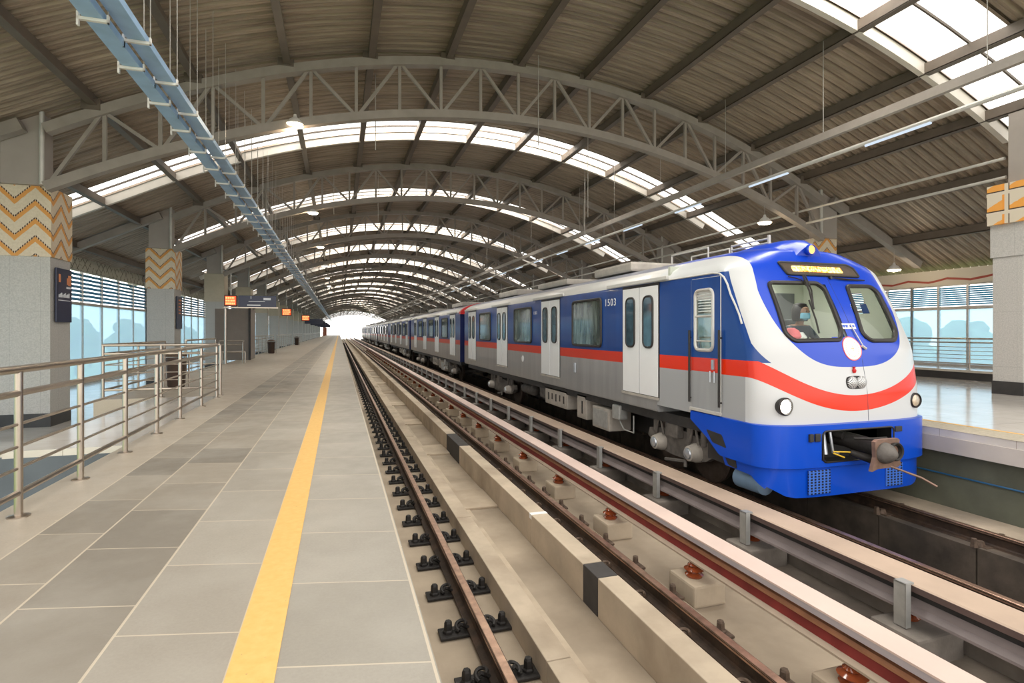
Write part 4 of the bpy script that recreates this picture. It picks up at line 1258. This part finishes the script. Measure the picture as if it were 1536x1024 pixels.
# wipers
wp = MB(); p = lambda x, z, o=.05: (XC + x, front_y(x, z) - o, z)
wp.tube([p(-.38, 1.97), p(-.41, 1.75, .07), p(-.46, 1.50, .06)], .014, 6); wp.tube([p(-.34, 1.97), p(-.37, 1.75, .07), p(-.46, 1.50, .06)], .01, 6); wp.bar(p(-.38, 1.9, .05), p(-.37, 1.82, .05), .07, .03)
o = obj('wiper', wp, 'rubber', cab)
wp = MB(); wp.tube([p(-.46, 1.62, .045), p(-.47, 1.35, .035), p(-.50, 1.18, .035)], .012, 6); obj('wiper_blade', wp, 'rubber', o)
wp = MB(); wp.tube([p(-.62, 1.95, .03), p(-.5, 1.93, .03), p(-.41, 1.9, .03)], .008, 5); obj('wiper', wp, 'rubber', cab); wp = MB(); wp.tube([p(.13, 1.955, .03), p(.4, 1.945, .03), p(.75, 1.935, .03)], .009, 5); wp.tube([p(.13, 1.955, .03), p(.4, 1.93, .03), p(.75, 1.935, .03)], .006, 5)
wp.lathe(p(.13, 1.955, .02), [(.02, -.02), (.02, .02)], 8, 'y'); obj('wiper', wp, 'rubber', cab)
wp = MB(); wp.tube([p(.11, 1.3, .02), p(.17, 1.05, .02), p(.19, .99, .02)], .007, 5); wp.tube([p(.16, 1.01, .02), p(.22, .97, .02)], .018, 6); obj('grab_handle', wp, 'seal', cab)

# bumper skirt with the coupler opening
WB = 1.435
def bump_path(W, yoff, n=90, yb=6.97):
    D = .38; yc = 5.40 + yoff; pts = []
    for i in range(24): pts.append((-W, yb + (yc + D - yb) * i / 24))
    for i in range(n + 1):
        a = PI * i / n; u = -math.copysign(abs(math.cos(a)) ** (2 / 4.5), math.cos(a)); pts.append((W * u, yc + D * (1 - abs(math.sin(a)))))
    for i in range(24): pts.append((W, yc + D + (yb - yc - D) * (i + 1) / 24))
    return pts
def botz(x, y):
    if abs(x) > 1.25 and y > 5.6: return lerp(y, [(5.6, -.80), (5.78, -.66), (6.28, -.64), (6.34, -.5), (6.45, -.42), (6.62, -.30), (6.97, -.11)])
    return lerp(abs(x), [(1.0, -.895), (1.12, -.87), (1.35, -.74)])
up = bump_path(WB, -.05); lo = bump_path(WB - .06, -.01)
b = MB(); zz = [.015, -.03, -.055] + [-.07 - .02 * i for i in range(20)] + [-.47, -.485, -.5, -.515]
zz = sorted(set(zz), reverse=True)
def skin(b, P, zz, hole, clampbot=True):
    n = len(P); vs = []
    for z in zz:
        for x, y in P:
            zb = botz(x, y); vs.append((XC + x, y, max(z, zb) if clampbot else z))
    fs = []
    for j in range(len(zz) - 1):
        for i in range(n - 1):
            q = (j * n + i, j * n + i + 1, (j + 1) * n + i + 1, (j + 1) * n + i)
            zc = sum(vs[k][2] for k in q) / 4; xm = sum(vs[k][0] for k in q) / 4 - XC; ym = sum(vs[k][1] for k in q) / 4
            if max(vs[k][2] for k in q) - min(vs[k][2] for k in q) < 1e-4: continue
            if hole(xm, ym, zc): continue
            fs.append(q)
    b.add(vs, fs)
def hole_u(x, y, z):
    if y < 5.6 and inside((x, z), OPEN): return True
    return False
OPEN = rpoly([(-.64, -.06), (.56, -.06), (.56, -.455), (-.64, -.455)], 5, .07)
SLOT1 = [(6.70, -.12), (6.22, -.20), (6.18, -.36), (6.55, -.30)]
SLOT1 = [(6.60, -.20), (6.27, -.22), (6.17, -.39), (6.46, -.36)]
SLOT2 = [(6.30, -.47), (6.07, -.48), (6.03, -.64), (6.2, -.62)]
skin(b, up, zz, hole_u)
# lips: top shelf and under-edge
n = len(up)
vs = [(XC + x, y, .015) for x, y in up] + [(XC + x * .97, y + .04, .03) for x, y in bump_path(WB * .985, -.02)]
b.add(vs, [(i, i + 1, n + i + 1, n + i) for i in range(n - 1)])
vs = [(XC + x, y, max(-.515, botz(x, y))) for x, y in up] + [(XC + x, y, max(-.53, botz(x, y))) for x, y in lo]
b.add(vs, [(i, i + 1, n + i + 1, n + i) for i in range(n - 1)])
bm_ = obj('bumper', b, 't_skirt', cab, True)
b = MB(); skin(b, lo, [-.515 - .02 * i for i in range(20)], lambda x, y, z: False); obj('lower_skirt', b, 't_skirt', cab, True)
b = MB(); b.box(XC - .85, XC + .78, 5.75, 5.8, -.52, -.02); b.box(XC - .85, XC - .83, 5.4, 5.78, -.52, -.02); b.box(XC + .76, XC + .78, 5.4, 5.78, -.52, -.02); b.box(XC - .85, XC + .78, 5.42, 5.78, -.53, -.51)
b.box(XC - 1.33, XC - 1.30, 5.9, 6.7, -.64, -.1); obj('coupler_pocket', b, 'dark', cab)
b = MB(); P = [(x, z) for x, z in OPEN]; b.tube([(XC + x, 5.35, z) for x, z in P], .012, 6, closed=True); obj('pocket_edge', b, 'rubber', cab, True)
for xx in ((-.86, -.80), (-.77, -.69), (.58, .70)):
    b = MB(); b.bbox(XC + xx[0], XC + xx[1], 5.335, 5.37, -.185 if xx[0] < 0 else -.13, -.085 if xx[0] < 0 else -.06, .008); obj('bumper_slot', b, 'dark', cab)
for xx in ((-.84, -.49), (.46, .76)):
    b = MB(); b.bbox(XC + xx[0], XC + xx[1], 5.375, 5.40, -.855, -.555, .006); obj('vent_grille', b, 'grille', cab)
for S_, xo in ((SLOT1, WB), (SLOT2, WB - .055)):
    b = MB(); P = rpoly(S_, 3, .03); n = len(P)
    b.add([(XC - xo - .006, y, z) for y, z in P] + [(XC - xo + .03, y, z) for y, z in P], [tuple(range(n)), tuple(n + k for k in reversed(range(n)))] + [(k, (k + 1) % n, n + (k + 1) % n, n + k) for k in range(n)])
    obj('side_slot', b, 'dark', cab)
# coupler
cp = empty('coupler', (XC, 5.4, -.28)); cp.parent = cab; cp.location = Vector((XC, 5.4, -.28)) - cab.location
b = MB(); b.tube([(XC - .15, 5.75, -.2), (XC - .08, 5.5, -.22), (XC - .02, 5.3, -.26), (XC, 5.05, -.29)], [.11, .1, .115, .12], 14); b.tube([(XC - .3, 5.72, -.12), (XC - .2, 5.45, -.16)], .05, 10); obj('drawbar', b, 'iron', cp, True)
b = MB(); P = [(-.21, .14), (-.16, .165), (.17, .165), (.2, .14), (.17, 0), (.22, -.16), (.17, -.19), (-.16, -.19), (-.26, -.22), (-.2, -.05)]
b.add([(XC + x - .02, 4.98, -.29 + z) for x, z in P] + [(XC + x - .02, 5.03, -.29 + z) for x, z in P], [tuple(range(10)), tuple(range(19, 9, -1))] + [(k, (k + 1) % 10, 10 + (k + 1) % 10, 10 + k) for k in range(10)])
obj('face_plate', b, 'coupler', cp) if 'coupler' in M else None
M['coupler'] = simple('brown coupler iron', (.24, .15, .11), .5, .4, .2, 9)
obj('face_plate', b, 'coupler', cp)
b = MB(); b.lathe((XC - .08, 4.96, -.29), [(.13, .03), (.13, 0), (.11, -.05), (.05, -.12), (.015, -.14)], 20, 'y'); obj('coupling_cone', b, 'under', cp, True)
b = MB(); b.lathe((XC + .08, 4.96, -.28), [(.105, .03), (.115, -.02), (.105, -.03), (.085, -.02), (.06, .05), (.0, .055)], 20, 'y'); obj('coupling_cup', b, 'iron', cp, True)
b = MB(); b.tube([(XC + .02, 5.0, -.46), (XC + .22, 4.75, -.56), (XC + .3, 4.62, -.64)], .014, 6); obj('release_rod', b, 'coupler', cp)
b = MB()
b.tube([(XC - .5, 5.5, -.08), (XC - .5, 5.45, -.38)], .035, 10); b.tube([(XC - .42, 5.45, -.1), (XC - .4, 5.42, -.36), (XC - .33, 5.4, -.36)], .018, 6); obj('air_hose', b, 'silver', cp, True)
b = MB(); b.tube([(XC - .42, 5.4, -.34), (XC - .3, 5.3, -.33), (XC - .15, 5.25, -.35)], .01, 6); b.tube([(XC - .42, 5.4, -.36), (XC - .3, 5.34, -.41)], .01, 6); obj('yellow_lever', b, simple('yellow lever', (.8, .5, .03), .5), cp)
b = MB(); b.tube([(XC - .25, 5.3, -.34), (XC - .1, 5.15, -.4), (XC - .02, 5.06, -.43)], [.04, .055, .03], 10); b.tube([(XC - .25, 5.25, -.15), (XC - .12, 5.1, -.14), (XC + .05, 5.05, -.13)], .02, 8); obj('hose', b, 'iron', cp, True)
# cab door on the left side
xs = XC - HW
b = MB(); b.bbox(xs - .02, xs, 6.29, 6.98, .06, 1.98, .006)
# cut the window hole out of the door by building it from strips
b = MB()
for (a, c, z0, z1, ) in ((6.31, 6.96, .07, .93), (6.31, 6.47, .93, 1.80), (6.85, 6.96, .93, 1.80), (6.31, 6.96, 1.80, 1.97)):
    b.box(xs - .016, xs - .002, a, c, z0, z1)
cd = obj('cab_door', b, 'body', cab)
for q in (6.30, 6.97):
    b = MB(); b.tube([(xs - .045, q, .15), (xs - .045, q, 1.22)], .017, 8); b.box(xs - .04, xs, q - .01, q + .01, .2, .22); b.box(xs - .04, xs, q - .01, q + .01, 1.1, 1.12); obj('grab_rail', b, 'rubber', cab, True)
b = MB(); b.tube([(xs - .008, y, z) for y, z in rpoly([(6.31, .07), (6.96, .07), (6.96, 1.97), (6.31, 1.97)], 3, .02)], .008, 6, closed=True); obj('door_seal', b, 'seal', cd)
Pw = rpoly([(6.46, .93), (6.86, .93), (6.86, 1.80), (6.46, 1.80)], 6, .1)
b = MB(); b.tube([(xs - .018, y, z) for y, z in Pw], .026, 8, closed=True); b.tube([(xs - .018, 6.46, 1.42), (xs - .018, 6.86, 1.42)], .02, 6); b.tube([(xs - .018, 6.46, 1.06), (xs - .018, 6.86, 1.06)], .012, 6)
for z in (1.68, 1.72, 1.76): b.bar((xs - .016, 6.48, z), (xs - .016, 6.84, z), .012, .03)
dw = obj('door_window', b, 'seal', cd, True)
b = MB(); b.box(xs - .012, xs - .008, 6.47, 6.85, .94, 1.79); obj('glass', b, 'tglass', dw)
b = MB(); b.bbox(xs - .05, xs - .016, 6.42, 6.47, .66, .8, .01); b.tube([(xs - .04, 6.41, .48), (xs - .04, 6.41, .64)], .01, 6); b.tube([(xs - .04, 6.5, .48), (xs - .04, 6.5, .64)], .01, 6); obj('door_handle', b, 'silver', cd)
b = MB(); b.bbox(xs - .04, xs, 6.29, 6.98, .03, .075, .006); obj('door_step', b, 'seal', cd)
def shell_x(y, z):
    w_ = Wz(z); t = (Yc(z) + Dp(z) - y) / Dp(z)
    if t <= 0: return -w_
    return -w_ * max(0, 1 - min(1, t) ** 2) ** (1 / 4.5)
b = MB(); b.tube([(XC + shell_x(y, z) - .004, y, z) for y, z in ((8.0, 2.03), (7.05, 2.03), (6.5, 2.03), (6.36, 2.01), (6.27, 1.95), (6.2, 1.85), (6.13, 1.7), (6.04, 1.55), (5.97, 1.42), (5.92, 1.3))], .014, 6); obj('trim_line', b, 't_cant', cab, True)
# interior of the cab
b = MB(); b.box(XC - 1.3, XC + 1.3, 6.0, YB, .0, .06); b.box(XC - 1.36, XC + 1.36, 7.6, 7.66, .06, 2.25); obj('cab_bulkhead', b, 'lining', cab)
b = MB(); b.box(XC + .35, XC + 1.12, 7.56, 7.6, .1, 1.86); obj('bulkhead_door', b, 'seatgrey', cab)
b = MB(); b.bbox(XC - 1.1, XC + 1.1, 5.72, 6.02, .75, 1.08, .03); b.prismx([(6.0, 1.0), (6.0, .94), (6.3, .9), (6.28, .98)], XC - .75, XC + .2); obj('driver_desk', b, 'lining', cab)
b = MB(); b.bbox(XC - .95, XC - .6, 7.3, 7.6, .1, 1.9, .03); obj('equipment_cabinet', b, 'under_l', cab)
b = MB(); b.bbox(XC + .12, XC + .6, 6.6, 7.0, .58, .66, .03); b.bbox(XC + .14, XC + .58, 6.96, 7.04, .66, 1.4, .03); b.tube([(XC + .36, 6.8, .05), (XC + .36, 6.8, .58)], .05, 10); obj('driver_seat', b, 'seatgrey', cab)
b = MB(); b.bbox(xs + .25, xs + .34, 6.6, 6.66, 1.35, 1.72, .02); obj('extinguisher_bracket', b, 't_white', cab)

# sides
for a, c in ((7.86, 9.02), (12.1, 13.3), (16.35, 17.5), (20.5, 21.7)): doorset(cab, a, c, -1)
for a, c in ((7.86, 9.02), (12.1, 13.3), (16.35, 17.5), (20.5, 21.7)): doorset(cab, a, c, 1)
for a, c in ((9.92, 11.32), (14.1, 15.62), (18.35, 19.85)):
    for s in (-1, 1): window_side(cab, XC + s * HW, a, c, .90, 1.86, s, .09, .03)
side_text('1503', 9.78, 1.70, .2, cab); side_text('1503', 13.95, 1.66, .12, cab, 'sidepale') if 'sidepale' in M else side_text('1503', 13.95, 1.66, .12, cab)
b = MB(); b.lathe((xs - .004, 14.85, .42), [(.0, -.006), (.09, -.006), (.09, .004)], 18, 'x'); obj('round_label', b, 't_white', cab)
b = MB(); b.bbox(xs - .03, xs, 11.15, 11.25, .28, .5, .012); obj('side_lock', b, 'silver', cab)
bogie(cab, 7.2, 8.15); bogie(cab, 16.9, 18.9)
under_boxes(cab, 5.45, 17)
b = MB(); b.lathe((XC - 1.0, 6.2, -.86), [(.04, -.32), (.14, -.27), (.15, .2), (.05, .28)], 16, 'y'); obj('air_tank', b, 'tray', cab, True)
roof_gear(cab, ((9.9, 11.6, .2, 'under_l'), (13.2, 15.4, .16, 'under_l'), (17.5, 19.6, .2, 'under_l')))
b = MB()
for z in (2.60, 2.67): b.tube([(XC, 6.95, z), (XC, 7.8, z)], .016, 6)
for yv in (6.95, 7.8): b.tube([(XC, yv, 2.45), (XC, yv, 2.69)], .016, 6)
b.box(XC - .02, XC + .02, 6.93, 6.96, 2.48, 2.72)
for x in (-.25, .2): b.tube([(XC + x, 8.1, 2.45), (XC + x, 8.1, 2.68), (XC + x, 9.2, 2.68), (XC + x, 9.2, 2.45)], .016, 6)
obj('roof_rail', b, 'pipe', cab)
b = MB(); b.box(XC - .6, XC + .6, 22.5, 23.24, -.2, 2.2); obj('gangway', b, 'dark', cab)

# --- following cars
tc = empty('train_car', (XC, 23.4, ZT), 'second car, its navy end wall and red marker right behind the driving car', 'train car', 'cars of the metro train')
saloon(tc, 23.4, 40.5)
b = MB(); b.box(XC - HW, XC + HW, 23.37, 23.4, -.14, 1.98); obj('end_wall', b, 't_navy', tc)
for a in (24.4, 28.7, 33.0, 37.3):
    doorset(tc, a, a + 1.2, -1)
for a in (26.25, 30.5, 34.8):
    window_side(tc, xs, a, a + 1.5, .90, 1.86, -1, .09, .03)
bogie(tc, 25.6, 27.6); bogie(tc, 35.8, 37.8); under_boxes(tc, 23.4, 17)
roof_gear(tc, ((26, 28.5, .2, 'under_l'), (34, 36.5, .2, 'under_l')))
b = MB(); b.box(XC - .6, XC + .6, 40.5, 41.2, -.2, 2.2); obj('gangway', b, 'dark', tc)
index_children()
for i in range(1, 6): dup(tc, (0, 18.0 * i, 0), '%s car of the train, counted from the driving car' % ORD[i + 1].capitalize())


P = saloon_profile(); P = [p for p in P if p[1] >= 1.95]; P = P + [(-x, z) for x, z in reversed(P)]
b = MB(); b.prismy([(XC + x * 1.005, z + .01) for x, z in P], 23.25, 23.6, 1); obj('end_marker', b, 't_red', tc)

# driver
def person():
    root = empty('person', (XC + .36, 6.78, .74), 'person in dark uniform with black hair and blue face mask seated at the train controls', 'person')
    V = [(0, .0, .04), (0, -.02, .25), (0, -.05, .45), (0, -.07, .56), (0, -.09, .64), (0, -.11, .74), (0, -.12, .84),
         (-.19, -.05, .50), (-.25, -.2, .30), (-.16, -.42, .32), (.19, -.05, .50), (.25, -.2, .30), (.16, -.42, .32),
         (-.1, -.02, .02), (-.12, -.42, .02), (-.12, -.46, -.42), (.1, -.02, .02), (.12, -.42, .02), (.12, -.46, -.42)]
    E = [(0, 1), (1, 2), (2, 3), (3, 4), (4, 5), (5, 6), (2, 7), (7, 8), (8, 9), (2, 10), (10, 11), (11, 12), (0, 13), (13, 14), (14, 15), (0, 16), (16, 17), (17, 18)]
    Rr = [.15, .15, .16, .06, .055, .095, .08, .07, .05, .035, .07, .05, .035, .09, .07, .05, .09, .07, .05]
    me = bpy.data.meshes.new('body'); me.from_pydata(V, E, []); o = bpy.data.objects.new('body', me); C.objects.link(o)
    md = o.modifiers.new('skin', 'SKIN'); 
    for i, r in enumerate(Rr): me.skin_vertices[0].data[i].radius = (r, r * (.8 if i < 3 else 1))
    me.skin_vertices[0].data[0].use_root = True
    o.modifiers.new('sub', 'SUBSURF').render_levels = 2; o.modifiers['sub'].levels = 2
    bpy.context.view_layer.update()
    m2 = bpy.data.meshes.new_from_object(o.evaluated_get(bpy.context.evaluated_depsgraph_get())); bpy.data.objects.remove(o)
    m2.materials.clear(); m2.materials.append(M['uniform']); m2.materials.append(M['skin'])
    for p_ in m2.polygons:
        p_.use_smooth = True
        if p_.center.z > .55 or p_.center.y < -.36 and .2 < p_.center.z < .5: p_.material_index = 1
    b_ = link(bpy.data.objects.new('body', m2)); b_.parent = root
    ox, oy, oz = root.location
    h = MB(); h.lathe((ox, oy - .085, oz + .74), [(.105, -.12), (.122, -.03), (.12, .08), (.09, .145), (.03, .165)], 18); obj('hair', h, 'hair', root, True)
    f = MB(); f.lathe((ox, oy - .155, oz + .745), [(.03, -.105), (.078, -.06), (.085, .02), (.07, .075), (.03, .1)], 18); obj('face', f, 'skin', root, True)
    f = MB(); f.lathe((ox, oy - .165, oz + .70), [(.03, -.07), (.08, -.04), (.085, .02), (.08, .045)], 18); obj('face_mask', f, 'maskcloth', root, True)
    for s in (-1, 1):
        e = MB(); e.lathe((ox + s * .032, oy - .235, oz + .77), [(.004, -.008), (.012, 0), (.004, .008)], 8); obj('eye', e, 'rubber', root)
        for k in range(4):
            e = MB(); bx = ox + s * .16 + (k - 1.5) * .019
            e.tube([(bx, oy - .43, oz + .325), (bx, oy - .48, oz + .325 - .004 * k), (bx, oy - .51, oz + .30)], [.009, .008, .007], 6); obj('finger', e, 'skin', root, True)
        e = MB(); e.tube([(ox + s * .125, oy - .41, oz + .33), (ox + s * .105, oy - .45, oz + .325)], [.01, .008], 6); obj('thumb', e, 'skin', root, True)
    return root
person()
b = MB(); b.lathe((XC - .5, 6.0, 1.08), [(.1, 0), (.13, .05), (.1, .13), (.04, .17)], 10); b2 = obj('cloth_bundle', b, 'pinkcloth', None, True)
tag(b2, 'pink and white cloth bundle lying on the driver desk behind the windscreen', 'cloth')
b = MB(); b.lathe((XC - .36, 6.0, 1.08), [(.08, 0), (.1, .04), (.05, .11)], 8); obj('white_fold', b, 't_white', b2, True)

# ================================================================== OUTSIDE
b = MB(); b.box(-400, 400, -60, 600, -9.2, -9.0); struct('ground', b, 'grass')
def tree(seed):
    rr = random.Random(seed)
    t = MB(); t.tube([(0, 0, 0), (.2, .1, 3), (0, .2, 6)], [.35, .28, .15], 8)
    root = obj('tree', t, 'bark')
    bm = bmesh.new()
    for k in range(34):
        a = rr.uniform(0, 2 * PI); h = rr.uniform(3.2, 10.5); rad = (1 - abs(h - 6.3) / 6.5) * 3.6 * rr.uniform(.3, 1)
        r = rr.uniform(.9, 1.7); mt = Matrix.Translation((rad * math.cos(a), rad * math.sin(a), h)) @ Matrix.Scale(r, 4)
        bmesh.ops.create_icosphere(bm, subdivisions=2, radius=1, matrix=mt)
    for v in bm.verts: v.co += Vector((rr.uniform(-.16, .16), rr.uniform(-.16, .16), rr.uniform(-.16, .16)))
    me = bpy.data.meshes.new('crown'); bm.to_mesh(me); bm.free(); me.materials.append(M['leaf'])
    me.transform(Matrix.Translation(-root.location))
    c = link(bpy.data.objects.new('crown', me)); c.parent = root
    return root
T = [tree(s) for s in (1, 2, 3)]
index_children()
def put_tree(i, x, y, s, label, grp):
    t = T[i % 3]
    if not t.get('label'): o = t
    else: o = dup(t, (0, 0, 0))
    o.location = (x, y, -9.0); o.scale = (s, s, s * R.uniform(.9, 1.1)); o.rotation_euler.z = 0 if False else R.uniform(0, 6)
    tag(o, label, 'tree', grp)
k = 0
for i in range(16):
    put_tree(k, -62 + R.uniform(-9, 9), 62 + i * 15, 1.02 + R.uniform(-.1, .2), 'hazy green tree outside the windows on the stair side', 'trees outside the stair side windows'); k += 1
for i in range(11):
    put_tree(k, 66 + R.uniform(-6, 6), 10 + i * 10, 1.05 + R.uniform(-.1, .2), 'hazy green tree outside the windows across the tracks', 'trees outside the far platform windows'); k += 1

# ================================================================== LIGHT, CAMERA
w = bpy.data.worlds.new('World'); sc.world = w; w.use_nodes = True
nt = w.node_tree; nt.nodes.clear()
out = nt.nodes.new('ShaderNodeOutputWorld'); bg = nt.nodes.new('ShaderNodeBackground')
tc_ = nt.nodes.new('ShaderNodeTexCoord'); sp = nt.nodes.new('ShaderNodeSeparateXYZ'); nt.links.new(tc_.outputs['Generated'], sp.inputs[0])
mr = nt.nodes.new('ShaderNodeMapRange'); nt.links.new(sp.outputs[2], mr.inputs[0]); mr.inputs[1].default_value = 0; mr.inputs[2].default_value = .7
cr = nt.nodes.new('ShaderNodeMix'); cr.data_type = 'RGBA'; nt.links.new(mr.outputs[0], cr.inputs[0])
cr.inputs[6].default_value = (1, .97, .93, 1); cr.inputs[7].default_value = (1, .965, .92, 1)
nt.links.new(cr.outputs[2], bg.inputs[0]); bg.inputs[1].default_value = 2.6; nt.links.new(bg.outputs[0], out.inputs[0])
# daylight falling through each strip of roof glazing: panels of bright sky just above it
def area(name, loc, sx, sy, e, rot=(0, 0, 0), col=(1, .96, .9)):
    L = bpy.data.lights.new(name, 'AREA'); L.shape = 'RECTANGLE'; L.size = sx; L.size_y = sy; L.energy = e; L.color = col
    o = link(bpy.data.objects.new(name, L)); o.location = loc; o.rotation_euler = rot; return o
for i, (a, e) in enumerate(SKY):
    area('skylight_daylight', (XM, (a + e) / 2, SH + .35), 13, e - a, 900)

cam = bpy.data.cameras.new('camera'); co = link(bpy.data.objects.new('camera', cam))
L = bpy.data.lights.new('cab_fill', 'AREA'); L.shape = 'RECTANGLE'; L.size = 1.0; L.size_y = .5; L.energy = 30; L.color = (1, .97, .88)  # added fill light, brightens the cab interior behind the windscreens
l = link(bpy.data.objects.new('cab_fill', L)); l.location = (XC, 6.95, 2.22)
co.location = (0, 0, 1.2); co.rotation_euler = (PI / 2, 0, -math.atan(259.4 / 816)); cam.sensor_width = 36; cam.lens = 816 / 1536 * 36
cam.shift_y = -15 / 1536; cam.clip_end = 1500; cam.clip_start = .05
sc.camera = co
sc.view_settings.view_transform = 'Standard'; sc.view_settings.look = 'None'; sc.view_settings.gamma = 1; sc.view_settings.exposure = .0
sc.view_settings.use_curve_mapping = False
sc.cycles.use_denoising = True
sc.cycles.max_bounces = 8; sc.cycles.diffuse_bounces = 4; sc.cycles.transparent_max_bounces = 16
sc.cycles.sample_clamp_indirect = 8
